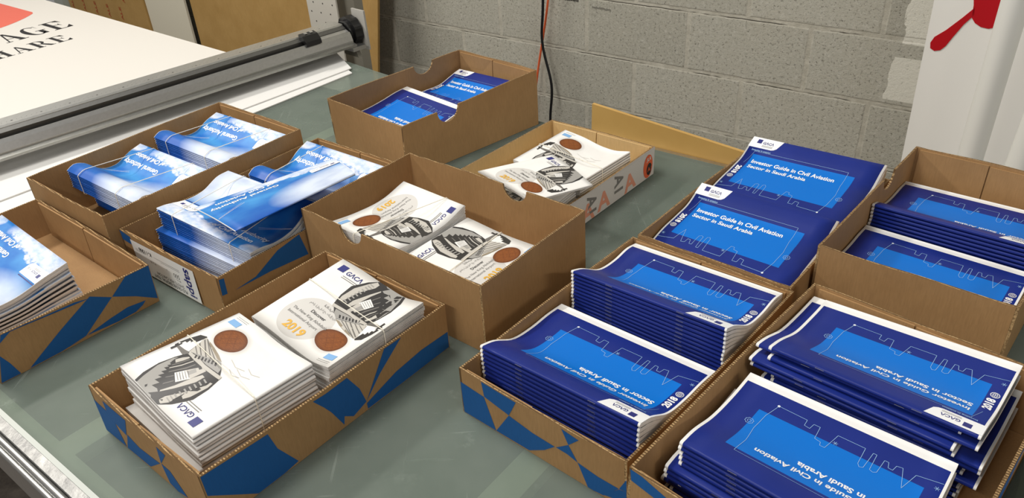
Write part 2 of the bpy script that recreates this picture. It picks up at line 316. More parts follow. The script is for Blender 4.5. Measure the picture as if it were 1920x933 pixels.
PHOTO=[["lens_dark",[[0.758,0.994],[0.786,0.927],[0.826,0.794],[0.822,0.671],[0.805,0.6],[0.773,0.533],[0.667,0.492],[0.545,0.442],[0.466,0.489],[0.392,0.553],[0.355,0.663],[0.34,0.795],[0.407,0.925],[0.473,0.998],[0.571,0.998],[0.653,0.998]]],
 ["black_ink",[[0.785,0.995],[0.823,0.909],[0.843,0.775],[0.827,0.655],[0.808,0.589],[0.802,0.602],[0.822,0.671],[0.826,0.794],[0.786,0.927],[0.758,0.994]]],
 ["photo_grey",[[0.758,0.994],[0.786,0.927],[0.826,0.794],[0.822,0.671],[0.804,0.635],[0.803,0.671],[0.786,0.718],[0.766,0.718],[0.778,0.745],[0.756,0.743],[0.769,0.774],[0.731,0.773],[0.744,0.811],[0.709,0.805],[0.721,0.849],[0.686,0.838],[0.696,0.888],[0.646,0.879],[0.657,0.933],[0.604,0.921],[0.576,0.932],[0.609,0.989],[0.579,0.985],[0.556,0.998],[0.653,0.998]]],
 ["photo_pale",[[0.468,0.981],[0.43,0.92],[0.379,0.793],[0.375,0.656],[0.39,0.607],[0.422,0.615],[0.428,0.648],[0.445,0.782],[0.505,0.916],[0.504,0.965]]],
 ["photo_pale",[[0.569,0.923],[0.532,0.832],[0.485,0.683],[0.487,0.612],[0.519,0.61],[0.538,0.673],[0.555,0.816],[0.579,0.912]]],
 ["photo_mid",[[0.619,0.873],[0.595,0.799],[0.602,0.789],[0.625,0.862]]],
 ["photo_mid",[[0.666,0.827],[0.64,0.769],[0.648,0.763],[0.669,0.815]]],
 ["photo_mid",[[0.698,0.779],[0.649,0.665],[0.639,0.592],[0.65,0.59],[0.663,0.655],[0.706,0.769]]],
 ["photo_pale",[[0.735,0.753],[0.7,0.673],[0.682,0.58],[0.692,0.577],[0.71,0.666],[0.741,0.744]]],
 ["photo_pale",[[0.795,0.668],[0.779,0.618],[0.753,0.579],[0.736,0.582],[0.743,0.635],[0.759,0.686]]],
 ["photo_mid",[[0.751,0.724],[0.73,0.669],[0.716,0.591],[0.728,0.592],[0.741,0.661],[0.759,0.714]]],
 ["paper",[[0.666,0.748],[0.637,0.674],[0.541,0.696],[0.579,0.794]]],
 ["photo_pale",[[0.637,0.674],[0.588,0.558],[0.534,0.571],[0.541,0.696]]],
 ["photo_grey",[[0.622,0.674],[0.605,0.612],[0.57,0.626],[0.58,0.686]]],
 ["lens_dark",[[0.606,0.592],[0.597,0.57],[0.573,0.578],[0.579,0.599]]],
 ["lens_dark",[[0.969,0.539],[0.962,0.464],[0.938,0.376],[0.881,0.353],[0.871,0.364],[0.876,0.447],[0.908,0.441],[0.904,0.476],[0.93,0.466],[0.922,0.5],[0.948,0.501],[0.944,0.53]]],
 ["paper",[[0.93,0.568],[0.943,0.531],[0.945,0.504],[0.92,0.503],[0.927,0.471],[0.901,0.48],[0.904,0.444],[0.874,0.45],[0.87,0.391],[0.84,0.462],[0.812,0.55],[0.85,0.557]]],
 ["photo_pale",[[0.87,0.391],[0.871,0.364],[0.804,0.373],[0.718,0.388],[0.625,0.408],[0.549,0.434],[0.669,0.491],[0.79,0.539],[0.808,0.544],[0.84,0.462]]],
 ["photo_tan",[[0.804,0.373],[0.718,0.388],[0.625,0.408],[0.549,0.434],[0.586,0.442],[0.687,0.416],[0.79,0.39]]],
 ["photo_mid",[[0.857,0.393],[0.859,0.379],[0.662,0.486],[0.672,0.493]]],
 ["photo_mid",[[0.851,0.372],[0.85,0.364],[0.623,0.471],[0.633,0.475]]],
 ["photo_mid",[[0.83,0.38],[0.829,0.373],[0.596,0.454],[0.603,0.46]]],
 ["photo_mid",[[0.844,0.443],[0.846,0.431],[0.698,0.506],[0.709,0.509]]],
 ["photo_mid",[[0.834,0.483],[0.836,0.474],[0.737,0.518],[0.745,0.521]]],
 ["photo_mid",[[0.931,0.583],[0.926,0.561],[0.85,0.557],[0.804,0.548],[0.79,0.566],[0.799,0.586],[0.807,0.602]]],
 ["photo_pale",[[0.79,0.566],[0.792,0.542],[0.698,0.533],[0.599,0.541],[0.403,0.522],[0.392,0.553],[0.583,0.571],[0.69,0.574]]],
 ["photo_grey",[[0.773,0.533],[0.667,0.492],[0.545,0.442],[0.481,0.48],[0.458,0.519],[0.594,0.535],[0.698,0.533]]],
 ["lens_dark",[[0.952,0.622],[0.946,0.531],[0.929,0.533],[0.931,0.63]]],
 ["lens_dark",[[0.963,0.58],[0.966,0.545],[0.93,0.568],[0.932,0.591]]],
 ["lens_dark",[[0.738,0.531],[0.726,0.525],[0.702,0.553],[0.717,0.559]]],
 ["lens_dark",[[0.711,0.52],[0.699,0.514],[0.675,0.542],[0.69,0.548]]],
 ["lens_dark",[[0.684,0.509],[0.671,0.503],[0.647,0.531],[0.662,0.536]]],
 ["lens_dark",[[0.656,0.499],[0.644,0.493],[0.621,0.521],[0.636,0.525]]],
 ["lens_dark",[[0.629,0.487],[0.616,0.482],[0.594,0.51],[0.609,0.515]]],
 ["lens_dark",[[0.602,0.476],[0.59,0.471],[0.564,0.5],[0.581,0.504]]],
 ["lens_dark",[[0.573,0.466],[0.558,0.462],[0.531,0.492],[0.549,0.495]]],
 ["photo_grey",[[0.485,0.92],[0.485,0.912],[0.439,0.917],[0.441,0.926]]],
 ["photo_grey",[[0.485,0.893],[0.483,0.885],[0.437,0.889],[0.439,0.899]]],
 ["photo_grey",[[0.483,0.864],[0.481,0.852],[0.436,0.86],[0.437,0.872]]],
 ["photo_grey",[[0.481,0.827],[0.479,0.815],[0.434,0.822],[0.436,0.835]]],
 ["photo_grey",[[0.479,0.789],[0.477,0.776],[0.432,0.784],[0.434,0.797]]],
 ["photo_grey",[[0.477,0.751],[0.475,0.738],[0.43,0.746],[0.432,0.76]]],
 ["photo_grey",[[0.475,0.712],[0.473,0.7],[0.428,0.707],[0.428,0.721]]],
 ["photo_grey",[[0.473,0.673],[0.471,0.661],[0.424,0.669],[0.426,0.683]]],
 ["photo_grey",[[0.471,0.634],[0.47,0.622],[0.422,0.63],[0.424,0.644]]],
 ["photo_mid",[[0.654,0.74],[0.654,0.736],[0.582,0.769],[0.582,0.772]]],
 ["photo_mid",[[0.647,0.722],[0.646,0.719],[0.575,0.75],[0.576,0.754]]],
 ["photo_mid",[[0.64,0.704],[0.639,0.702],[0.568,0.732],[0.569,0.736]]],
 ["photo_mid",[[0.633,0.687],[0.632,0.684],[0.562,0.714],[0.562,0.717]]],
 ["photo_mid",[[0.626,0.669],[0.625,0.666],[0.555,0.696],[0.556,0.699]]]]
# ------------------------------------------------------------------ cover artwork (page metres)
NW, NH = .262, .184
SQ = .186
def emblem(x, y, s, slot):   # small square mark with a notch, beside the letters
    o = [(slot, [(x, y), (x+s, y), (x+s, y+s), (x, y+s)])]
    o.append(('white_ink', [(x+.28*s, y+.22*s), (x+.75*s, y+.22*s), (x+.75*s, y+.38*s), (x+.28*s, y+.38*s)]))
    o.append(('white_ink', [(x+.28*s, y+.58*s), (x+.62*s, y+.58*s), (x+.75*s, y+.74*s), (x+.28*s, y+.74*s)]))
    return o
def gaca(x, y, w, slot, bold=.02):
    h = w*.27
    o = emblem(x, y, h*1.0, slot)
    o += [(slot, t) for t in text2d('G\u039bC\u039b', x+h*1.35, y, w-h*1.35, 0, bold)]
    for k in range(2):
        o += [('grey_ink', q) for q in line2d([(x+h*1.4, y-h*(.35+.25*k)), (x+w, y-h*(.35+.25*k))], h*.09)]
    return o
def art_navy():
    W, H = NW, NH; o = []
    P = lambda L: [(x*W, y*H) for x, y in L]
    tab = [(.0, 1.0), (.0, .872), (.185, .872), (.205, .88), (.222, .90), (.245, 1.0)]
    o.append(('white_ink', P(tab)))
    for (x, y, t) in o[:0]: pass
    o += [(s, t) for s, t in gaca(.05*W, .925*H, .135*W, 'navy_ink', .03)]
    o += [('cyan_ink', t) for t in text2d('Investing in aviation', .045*W, .835*H, .15*W, 0, .01)]
    o += [('white_ink', t) for t in text2d('Investor Guide in Civil Aviation', .10*W, .685*H, .63*W, 0, .026)]
    o += [('white_ink', t) for t in text2d('Sector in Saudi Arabia', .10*W, .60*H, .45*W, 0, .026)]
    o += [('white_ink', t) for t in text2d('2018', .030*W, .60*H, .0270, -PI/2, .045)]
    gx, gy = .042*W, .405*H
    o += [('white_ink', q) for q in ring2d(gx, gy, .0052, .0007)+ring2d(gx, gy, .0052, .0005, rx=.45)]
    o += [('white_ink', q) for q in line2d([(gx-.005, gy), (gx+.005, gy)], .0005)+line2d([(gx, gy-.005), (gx, gy+.005)], .0005)+line2d([(gx-.0045, gy+.0025), (gx+.0045, gy+.0025)], .0004)+line2d([(gx-.0045, gy-.0025), (gx+.0045, gy-.0025)], .0004)]
    sky = [(.777,.193),(.63,.20),(.628,.255),(.60,.262),(.594,.21),(.563,.21),(.556,.325),(.525,.335),(.52,.365),(.497,.365),(.477,.21),(.35,.21),(.345,.36),(.333,.385),(.318,.375),(.312,.22),(.296,.22),(.292,.365),(.276,.375),(.262,.36),(.258,.235),(.24,.235),(.232,.28),(.212,.282),(.206,.235),(.18,.228),(.150,.39),(.123,.235),(.015,.205)]
    o += [('cyan_ink', q) for q in line2d(P(sky), .00055)]
    o += [('cyan_ink', q) for q in line2d(P([(.777,.193),(.80,.33),(.805,.50),(.79,.66),(.79,.83)]), .00055)]
    o += [('cyan_ink', q) for q in line2d(P([(.79,.83),(.075,.83),(.055,.70),(.05,.66)]), .00035)]
    o += [('white_ink', q) for q in disc2d(.777*W, .193*H, .0018)]
    for sx, sy in ((.469, .285), (.031, .262)):
        for k in range(3):
            a = k*PI/3+.3; c, d = math.cos(a)*.0032, math.sin(a)*.0032
            o += [('cyan_ink', q) for q in line2d([(sx*W-c, sy*H-d), (sx*W+c, sy*H+d)], .0005)]
    gx, gy = .845*W, .45*H
    g = [(gx+.0048*(1+.22*(k % 2))*math.cos(2*PI*k/16), gy+.0048*(1+.22*(k % 2))*math.sin(2*PI*k/16)) for k in range(17)]
    o += [('cyan_ink', q) for q in line2d(g, .0006)+ring2d(gx, gy, .0024, .0006)]
    return o
def art_sky():
    W, H = NW, NH; o = []
    P = lambda L: [(x*W, y*H) for x, y in L]
    o.append(('white_ink', P([(0, .345), (0, .19), (.20, .19), (.222, .205), (.23, .24), (.23, .345)])))
    o += gaca(.035*W, .25*H, .115*W, 'navy_ink', .02)
    o += [('grey_ink', t) for t in text2d('X 30', .165*W, .25*H, .045*W)]
    o += [('navy_ink', q) for q in line2d(P([(.005, .365), (.215, .365)]), .0022)]
    o += [('white_ink', t) for t in text2d('General Authority', .478*W, .265*H, .485*W, 0, .026)]
    o += [('white_ink', t) for t in text2d('of Civil Aviation', .486*W, .140*H, .41*W, 0, .026)]
    o += [('white_ink', q) for q in line2d(P([(.76, .43), (.99, .60)]), .0007)+line2d(P([(.775, .41), (.985, .585)]), .0005)]
    return o
def art_white(disc=True):
    W = H = SQ; o = []
    P = lambda L: [(x*W, y*H) for x, y in L]
    o += gaca(.07*W, .865*H, .30*W, 'navy_ink', .02)
    if disc:
        o += [('grey_ink', t) for t in text2d('\u0627\u0643\u062a\u0634\u0641', .36*W, .475*H, .15*W, 0, .02)]
        o += [('grey_ink', t) for t in text2d('\u0645\u0637\u0627\u0631 \u0627\u0644\u0645\u0644\u0643 \u0639\u0628\u062f\u0627\u0644\u0639\u0632\u064a\u0632', .24*W, .425*H, .32*W)]
        o += [('black_ink', t) for t in text2d('Discover', .33*W, .355*H, .17*W, 0, .01)]
        o += [('grey_ink', t) for t in text2d('The New King Abdulaziz', .17*W, .295*H, .42*W)]
        o += [('grey_ink', t) for t in text2d('International Airport', .17*W, .240*H, .36*W)]
        o += [('gold_ink', t) for t in text2d('2019', .27*W, .105*H, .225*W, 0, .035)]
    else:  # faint marks only, print paled as if washed out by glare
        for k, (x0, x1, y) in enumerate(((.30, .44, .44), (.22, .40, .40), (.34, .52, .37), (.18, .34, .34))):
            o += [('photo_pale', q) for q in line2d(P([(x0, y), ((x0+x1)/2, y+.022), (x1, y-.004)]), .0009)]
    o.append(('sky_ink', P([(.83, .075), (.95, .075), (.95, .135), (.83, .135)])))
    o += [('white_ink', t) for t in text2d('ASSJ', .845*W, .088*H, .085*W, 0, .02)]
    o += [('grey_ink', q) for q in line2d(P([(.80, .052), (.95, .052)]), .0006)+line2d(P([(.80, .035), (.95, .035)]), .0005)]
    lay = 1
    for s, poly in PHOTO:                   # the black and white picture of a curved building
        o.append((s, P(poly), lay)); lay += 1
    return o
def cut_fine(items, g=.012):
    out = []
    for it in items:
        slot, poly = it[0], it[1]; lay = it[2] if len(it) > 2 else 0
        xs = [p[0] for p in poly]; ys = [p[1] for p in poly]
        if max(max(xs)-min(xs), max(ys)-min(ys)) < g*1.3: out.append((slot, poly, lay)); continue
        bm = bmesh.new(); f = bm.faces.new([bm.verts.new((x, y, 0)) for x, y in poly]); bmesh.ops.triangulate(bm, faces=[f])
        for lo, hi, co, no in ((min(xs), max(xs), 0, (1, 0, 0)), (min(ys), max(ys), 1, (0, 1, 0))):
            k = math.floor(lo/g)+1
            while k*g < hi:
                pc = [0, 0, 0]; pc[co] = k*g
                bmesh.ops.bisect_plane(bm, geom=bm.verts[:]+bm.edges[:]+bm.faces[:], plane_co=pc, plane_no=no); k += 1
        out += [(slot, [(v.co.x, v.co.y) for v in f.verts], lay) for f in bm.faces if f.calc_area() > 1e-9]
        bm.free()
    return out
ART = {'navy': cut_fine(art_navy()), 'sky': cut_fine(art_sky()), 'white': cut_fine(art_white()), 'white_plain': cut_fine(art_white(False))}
INK = ['white_ink', 'cyan_ink', 'navy_ink', 'black_ink', 'grey_ink', 'gold_ink', 'sky_ink', 'paper', 'lens_dark', 'photo_grey', 'photo_mid', 'photo_pale', 'photo_tan']
COVER = {'navy': 'navy_cover', 'sky': 'sky_cover', 'white': 'white_cover', 'white_plain': 'white_cover_glare'}
DIM = {'navy': (NW, NH), 'sky': (NW, NH), 'white': (SQ, SQ), 'white_plain': (SQ, SQ)}
# reading coordinates of a page -> (i along the near/left edge, j away), and back
ROT = {0: (lambda X, Y: (X, Y), lambda i, j: (i, j)),
       180: (lambda X, Y: (1-X, 1-Y), lambda i, j: (1-i, 1-j)),
       90: (lambda X, Y: (Y, 1-X), lambda i, j: (1-j, i)),
       270: (lambda X, Y: (1-Y, X), lambda i, j: (j, 1-i))}
def smooth_prof(prof):
    xs = np.array([p[0] for p in prof], float); ys = np.array([p[1] for p in prof], float)
    m = np.gradient(ys, xs) if len(xs) > 2 else np.array([(ys[1]-ys[0])/(xs[1]-xs[0])]*2)
    def f(t):
        t = min(max(t, xs[0]), xs[-1]); k = int(min(np.searchsorted(xs, t, 'right')-1, len(xs)-2)); h = xs[k+1]-xs[k]; u = (t-xs[k])/h
        return float((2*u**3-3*u*u+1)*ys[k]+(u**3-2*u*u+u)*h*m[k]+(-2*u**3+3*u*u)*ys[k+1]+(u**3-u*u)*h*m[k+1])
    return f
class Sheet:
    """the bent upper surface a pile is pressed into: four corners (s,v,z) in a frame plus a sag profile"""
    def __init__(s, frame, c, prof, axis='j', zb=.006):
        s.o = Vector((frame[0], frame[1], 0)); t = frame[2]
        s.u = Vector((math.cos(t), math.sin(t), 0)); s.v = Vector((math.sin(t), -math.cos(t), 0))
        s.c = c; s.pf = smooth_prof(prof); s.axis = axis; s.zb = zb
    def xy(s, i, j):
        w = ((1-i)*(1-j), i*(1-j), (1-i)*j, i*j); S = sum(a*q[0] for a, q in zip(w, s.c)); V = sum(a*q[1] for a, q in zip(w, s.c))
        return s.o + s.u*S + s.v*V
    def top(s, i, j):
        i = min(max(i, 0), 1); j = min(max(j, 0), 1)
        w = ((1-i)*(1-j), i*(1-j), (1-i)*j, i*j)
        return sum(a*q[2] for a, q in zip(w, s.c)) + s.pf(j if s.axis == 'j' else i)
    def z(s, i, j, f): return s.zb + (s.top(i, j)-s.zb)*f
def booklet(name, kind, sh, f0, f1, spine='j0', rot=180, di=0., dj=0., yaw=0., detail=False, staples=False, gap=.80, ni=8, nj=20):
    """one saddle-stitched booklet lying between the fractions f0 and f1 of the pile's height"""
    # local coords: a along spine 0..1, b from spine 0..1
    def ij(a, b):
        i, j = {'j0': (a, b), 'j1': (1-a, 1-b), 'i0': (b, 1-a), 'i1': (1-b, a)}[spine]
        ci, cj = i-.5, j-.5
        return .5+ci*math.cos(yaw)-cj*math.sin(yaw)+di, .5+ci*math.sin(yaw)+cj*math.cos(yaw)+dj
    def uvij(a, b):
        return {'j0': (a, b), 'j1': (1-a, 1-b), 'i0': (b, 1-a), 'i1': (1-b, a)}[spine]
    rd = ROT[rot][1]
    def P(a, b, h):                                        # h 0..1 through the thickness
        i, j = ij(a, b); p = sh.xy(i, j); z0 = sh.z(i, j, f0); z1 = sh.z(i, j, f1)
        T = (z1-z0)*(gap+(.95-gap)*min(1, max(b, 0)/.10)); p.z = z0+T*h; return p
    W, H = DIM[kind]; root = empty(name)
    span = (P(.5, 1, 0)-P(.5, 0, 0)).length
    out = []
    bs = [0]+[k/nj for k in range(1, nj+1)]
    # ring for a given a: bottom open -> bottom spine -> round -> top spine -> top open
    def ring(a, inset):
        r = []; T = (P(a, 0, 1)-P(a, 0, 0)).length; t = inset/max(T, 1e-5)
        for b in bs[::-1]: r.append((P(a, b, t), b, 0))
        A0, A1 = P(a, 0, t), P(a, 0, 1-t); mid = (A0+A1)/2; R = (A1-A0).length/2
        d = (P(a, 0, .5)-P(a, .06, .5)); d.z = 0; d.normalize()
        for k in range(1, 5):
            th = -PI/2+PI*k/5; r.append((mid+d*R*.85*math.cos(th)+Vector((0, 0, R*math.sin(th))), 0, 2))
        for b in bs: r.append((P(a, b, 1-t), b, 1))
        return r
    As = [k/ni for k in range(ni+1)]
    cov = MB(); pg = MB(); tk = .0004
    ro = [ring(a, 0) for a in As]; rin = [ring(a, tk) for a in As]
    def uvof(a, b, side):
        X, Y = rd(*uvij(a, b))
        if side == 0:
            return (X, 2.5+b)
        return (X, Y)
    for x in range(ni):
        for k in range(len(ro[0])-1):
            q = [ro[x][k], ro[x+1][k], ro[x+1][k+1], ro[x][k+1]]; aa = [As[x], As[x+1], As[x+1], As[x]]
            side = 0 if (k <= len(bs) and q[0][2] != 1) else 1  # lower half of the spine round takes the painted gap shade too
            cov.face([e[0] for e in q], 0, [uvof(a_, e[1], side) for a_, e in zip(aa, q)])
            cov.face([rin[x][k][0], rin[x][k+1][0], rin[x+1][k+1][0], rin[x+1][k][0]], 1)
        for k in (0, len(ro[0])-1):
            cov.face([ro[x][k][0], rin[x][k][0], rin[x+1][k][0], ro[x+1][k][0]], 1)
    for e in (0, ni):
        for k in range(len(ro[0])-1):
            cov.face([ro[e][k][0], ro[e][k+1][0], rin[e][k+1][0], rin[e][k][0]], 1)
    # pages: a block just inside the cover, its cut sides showing the leaves
    m = len(rin[0]); nb = len(bs)
    def loop(a): 
        r = ring(a, tk*1.3)
        return [e[0] for e in r]
    L = [loop(a) for a in As]
    for x in range(ni):
        for k in range(m-1): pg.face([L[x][k], L[x+1][k], L[x+1][k+1], L[x][k+1]], 0)
        pg.face([L[x][m-1], L[x+1][m-1], L[x+1][0], L[x][0]], 1, [(0, 1), (1, 1), (1, 0), (0, 0)])
    for e in (0, ni):
        l = L[e]
        for k in range(nb-1):
            pg.face([l[k], l[k+1], l[m-2-k], l[m-1-k]], 1, [(k/nb, 0), ((k+1)/nb, 0), ((k+1)/nb, 1), (k/nb, 1)])
        pg.face(l[nb-1:m-nb+1], 0)
    if detail:
        fw = ROT[rot][0]; off = .00035
        inv = {'j0': lambda i, j: (i, j), 'j1': lambda i, j: (1-i, 1-j), 'i0': lambda i, j: (1-j, i), 'i1': lambda i, j: (j, 1-i)}[spine]
        for slot, poly, lay in ART[kind]:
            pts = []
            for x, y in poly:
                i, j = fw(x/W, y/H); a, b = inv(i, j); p = P(a, b, 1); p.z += off+(.0001 if slot != 'white_ink' else 0)+lay*.000016; pts.append(p)
            if (pts[1]-pts[0]).cross(pts[2]-pts[0]).z < 0: pts = pts[::-1]
            cov.face(pts, 2+INK.index(slot))
    mats = [M[COVER[kind]], M['paper']] + ([M[k] for k in INK] if detail else [])
    base = sh.xy(*ij(.5, .5)); base.z = sh.z(.5, .5, f0)
    co = cov.build('cover', mats, root, smooth=True, weld=False)
    bmx = bmesh.new(); bmx.from_mesh(co.data); bmesh.ops.remove_doubles(bmx, verts=bmx.verts, dist=2e-6); bmx.to_mesh(co.data); bmx.free()
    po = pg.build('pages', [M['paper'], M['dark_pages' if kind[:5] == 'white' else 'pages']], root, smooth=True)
    if staples:
        for a in (.27, .73):
            sb = MB(); A, B = P(a-.022, 0, .5), P(a+.022, 0, .5)
            d = (P(a, 0, .5)-P(a, .06, .5)); d.z = 0; d.normalize(); R = (P(a, 0, 1)-P(a, 0, 0)).length/2
            e = d*(R*.85*.92+.0002)+Vector((0, 0, R*.38))
            sb.tube([A+e-d*.0012, A+e, B+e, B+e-d*.0012], .00035, 6)
            sb.build('staple', M['staple'], root)
    rehome(root, base)
    return root
ORD = ['topmost', 'second', 'third', 'fourth', 'fifth', 'sixth', 'seventh', 'eighth', 'ninth', 'tenth', 'eleventh', 'twelfth', 'thirteenth', 'fourteenth', 'fifteenth', 'sixteenth', 'seventeenth', 'eighteenth', 'nineteenth', 'twentieth', 'twenty-first', 'twenty-second', 'twenty-third', 'twenty-fourth', 'twenty-fifth', 'twenty-sixth', 'twenty-seventh', 'twenty-eighth', 'twenty-ninth', 'thirtieth', 'thirty-first', 'thirty-second']
KN = {'navy': ('investor_booklet', 'navy blue stapled booklet'), 'sky': ('sky_blue_booklet', 'sky blue cloud booklet'), 'white': ('white_brochure', 'white square brochure')}
def pile(kind, frame, c, prof, n, where, group, spine='j0', rot=180, rot_under=None, top=None, shift=None, axis='j', jit=.006, zb=.006, staples=False, first=0, total=None):
    sh = Sheet(frame, c, prof, axis, zb); nm, ph = KN[kind]
    for k in range(n):                                     # k = 0 is the top one
        f1 = 1-k/n; f0 = 1-(k+1)/n
        di, dj, yw = (0, 0, 0) if k == 0 else (random.uniform(-jit, jit), random.uniform(-jit, jit)*.5, random.uniform(-jit, jit)*.5)
        if shift:
            e = shift(k); di += e[0]; dj += e[1]; yw += e[2]
        b = booklet(nm, top if (top and k == 0) else kind, sh, f0, f1, spine, rot if (k == 0 or rot_under is None) else rot_under, di, dj, yw, detail=(k == 0 or (shift and len(e) > 3)), staples=staples and k < 16, gap={'sky': .62, 'navy': .80, 'white': .88}[kind], ni=8 if k == 0 else 4, nj=22 if k == 0 else 12)
        kk = k+first
        if kk == 0: lab = f'{ph}, topmost, cover showing, {where}'
        else: lab = f'{ph}, {ORD[kk]} from top, {where}'
        tag(b, lab, 'brochure' if kind == 'white' else 'booklet', group)
    return sh
def rubber_band(sh, path, label, group, ztop=.0006, f_bottom=0., r=.0007, out=.003, taut=True):
    pts = []
    N = 30
    for k in range(N+1):
        t = k/N; i = path[0][0]+(path[1][0]-path[0][0])*t; j = path[0][1]+(path[1][1]-path[0][1])*t
        p = sh.xy(i, j); p.z = sh.top(i, j)+ztop+r; pts.append(p)
    if taut:                                               # a stretched band bridges the hollow
        d = [(p-pts[0]).to_2d().length for p in pts]; h = []
        for k in range(N+1):
            while len(h) >= 2 and (pts[h[-1]].z-pts[h[-2]].z)*(d[k]-d[h[-2]]) <= (pts[k].z-pts[h[-2]].z)*(d[h[-1]]-d[h[-2]]): h.pop()
            h.append(k)
        pts = [pts[k] for k in h]
    A, B = pts[0], pts[-1]; dr = (B-A); dr.z = 0; dr.normalize()
    za = sh.zb+(sh.top(*path[0])-sh.zb)*f_bottom+.001; zc = sh.zb+(sh.top(*path[1])-sh.zb)*f_bottom+.001
    eA = A-dr*out; eB = B+dr*out
    loop = [A+Vector((0, 0, 0))]+pts[1:-1]+[B, eB-Vector((0, 0, .003)), Vector((eB.x, eB.y, zc+.003)), Vector((B.x, B.y, zc)), Vector((A.x, A.y, za)), Vector((eA.x, eA.y, za+.003)), eA-Vector((0, 0, .003)), A]
    mb = MB(); mb.tube(loop, r, 6, cap=False)
    o = mb.build('rubber_band', M['band'], None, smooth=True)
    tag(o, label, 'rubber band', group); return o
# ------------------------------------------------------------------ cartons
def tray(name, key, label, group, mi='kraft', mo='kraft', notches=(), pats=(), flaps=True, t=.0035, zb=.0005, bulge=None, adj=None):
    D = TR[key]; b = {k: Vector((*v, zb)) for k, v in D['b'].items()}; r = {k: Vector(v) for k, v in D['r'].items()}
    if adj: adj(b, r)
    root = empty(name); ctr = (b['l']+b['r'])/2; bulge = bulge or {}
    bp = MB(); cs = [b['l'], b['n'], b['r'], b['f']]
    bp.prism([ctr+(p-ctr)*.985 for p in cs], (0, 0, .003)); bp.build('bottom_panel', M[mi], root)
    for (x, y) in (('l', 'n'), ('n', 'r'), ('r', 'f'), ('f', 'l')):
        side = x+y; long = side in ('nr', 'fl'); A0, B0, A1, B1 = b[x], b[y], r[x], r[y]
        nrm = Vector((-(B0-A0).y, (B0-A0).x, 0)).normalized()
        if (ctr-A0).dot(nrm) < 0: nrm = -nrm
        L = (B0-A0).length; e = 0 if long else (t+.0002)/L
        ps = [e+(1-2*e)*k/16 for k in range(17)]
        nt = [q for q in notches if q[0] == side]
        for _, pc, rad in nt:
            ps += [pc+rad/L*math.cos(PI*k/14) for k in range(15)]
        ps = sorted(set(round(p, 5) for p in ps))
        bl = bulge.get(side, .002)
        def pos(p, q, dep):
            P0 = A0.lerp(B0, p); P1 = A1.lerp(B1, p); v = P0.lerp(P1, q)
            return v - nrm*bl*math.sin(PI*p)*q + nrm*dep
        def qtop(p):
            q = 1+.006*math.sin(p*9+len(side)*L*40)*(1 if 0.03 < p < .97 else 0)
            for _, pc, rad in nt:
                d = (p-pc)*L
                if abs(d) < rad: q = 1-math.sqrt(max(rad*rad-d*d, 0))*1.0/((A1-A0).length)
            return q
        mb = MB(); qs = [0, .25, .5, .75, 1]
        for p, p2 in zip(ps, ps[1:]):
            h, h2 = qtop(p), qtop(p2)
            for q, q2 in zip(qs, qs[1:]):
                mb.face([pos(p, q*h, 0), pos(p2, q*h2, 0), pos(p2, q2*h2, 0), pos(p, q2*h, 0)], 0)
                mb.face([pos(p, q*h, t), pos(p, q2*h, t), pos(p2, q2*h2, t), pos(p2, q*h2, t)], 1)
            mb.face([pos(p, h, 0), pos(p2, h2, 0), pos(p2, h2, t), pos(p, h, t)], 2)
            mb.face([pos(p, 0, 0), pos(p, 0, t), pos(p2, 0, t), pos(p2, 0, 0)], 1)
        for p in (ps[0], ps[-1]):
            h = qtop(p)
            for q, q2 in zip(qs, qs[1:]): mb.face([pos(p, q*h, 0), pos(p, q2*h, 0), pos(p, q2*h, t), pos(p, q*h, t)], 2)
        for kk, sd, poly in pats:
            if kk == key and sd == side:                   # printed pattern on the outer face, cut fine so it follows the bow
                cl = [(min(max(p, .003), .997), min(max(q, .01), .985)) for p, q in poly]
                bm = bmesh.new(); f = bm.faces.new([bm.verts.new((p, q, 0)) for p, q in cl])
                bmesh.ops.triangulate(bm, faces=[f])
                for k in range(1, 12):
                    bmesh.ops.bisect_plane(bm, geom=bm.verts[:]+bm.edges[:]+bm.faces[:], plane_co=(k/12, 0, 0), plane_no=(1, 0, 0))
                for f in bm.faces:
                    mb.face([pos(v.co.x, v.co.y, -.00035) for v in f.verts], 3)
                bm.free()
        o = mb.build('side_panel', [M[mo], M[mi], M['edge'], M['blueprint']], root, smooth=False)
    if flaps:
        for (x, y) in (('f', 'r'), ('l', 'n')):            # the folded-in halves of the end flaps
            A0, B0, A1, B1 = b[x], b[y], r[x], r[y]; nrm = (ctr-(A0+B0)/2); dd = (B0-A0).normalized(); nrm -= dd*nrm.dot(dd); nrm.z = 0; nrm.normalize()
            for p0, p1, hh in ((.035, .462, .972), (.470, .965, .955)):
                if any(s in (x+y, y+x) for s, *_ in notches): hh *= .72
                fb = MB(); a = A0.lerp(B0, p0)+nrm*(t+.0006)+Vector((0,0,.004)); c = A0.lerp(B0, p1)+nrm*(t+.0006)+Vector((0,0,.004))
                a1 = A0.lerp(B0, p0).lerp(A1.lerp(B1, p0), hh)+nrm*(t+.0006); c1 = A0.lerp(B0, p1).lerp(A1.lerp(B1, p1), hh)+nrm*(t+.0006)
                bw = bulge.get(x+y, bulge.get(y+x, .002))
                a1 -= nrm*bw*math.sin(PI*p0)*hh; c1 -= nrm*bw*math.sin(PI*p1)*hh
                fb.prism([a, c, c1, a1], nrm*.0028); fb.build('end_flap', M[mi], root)
    tag(root, label, 'carton tray', group); rehome(root, (ctr.x, ctr.y, 0))
    root['_k'] = key; del root['_k']
    return root, b, r
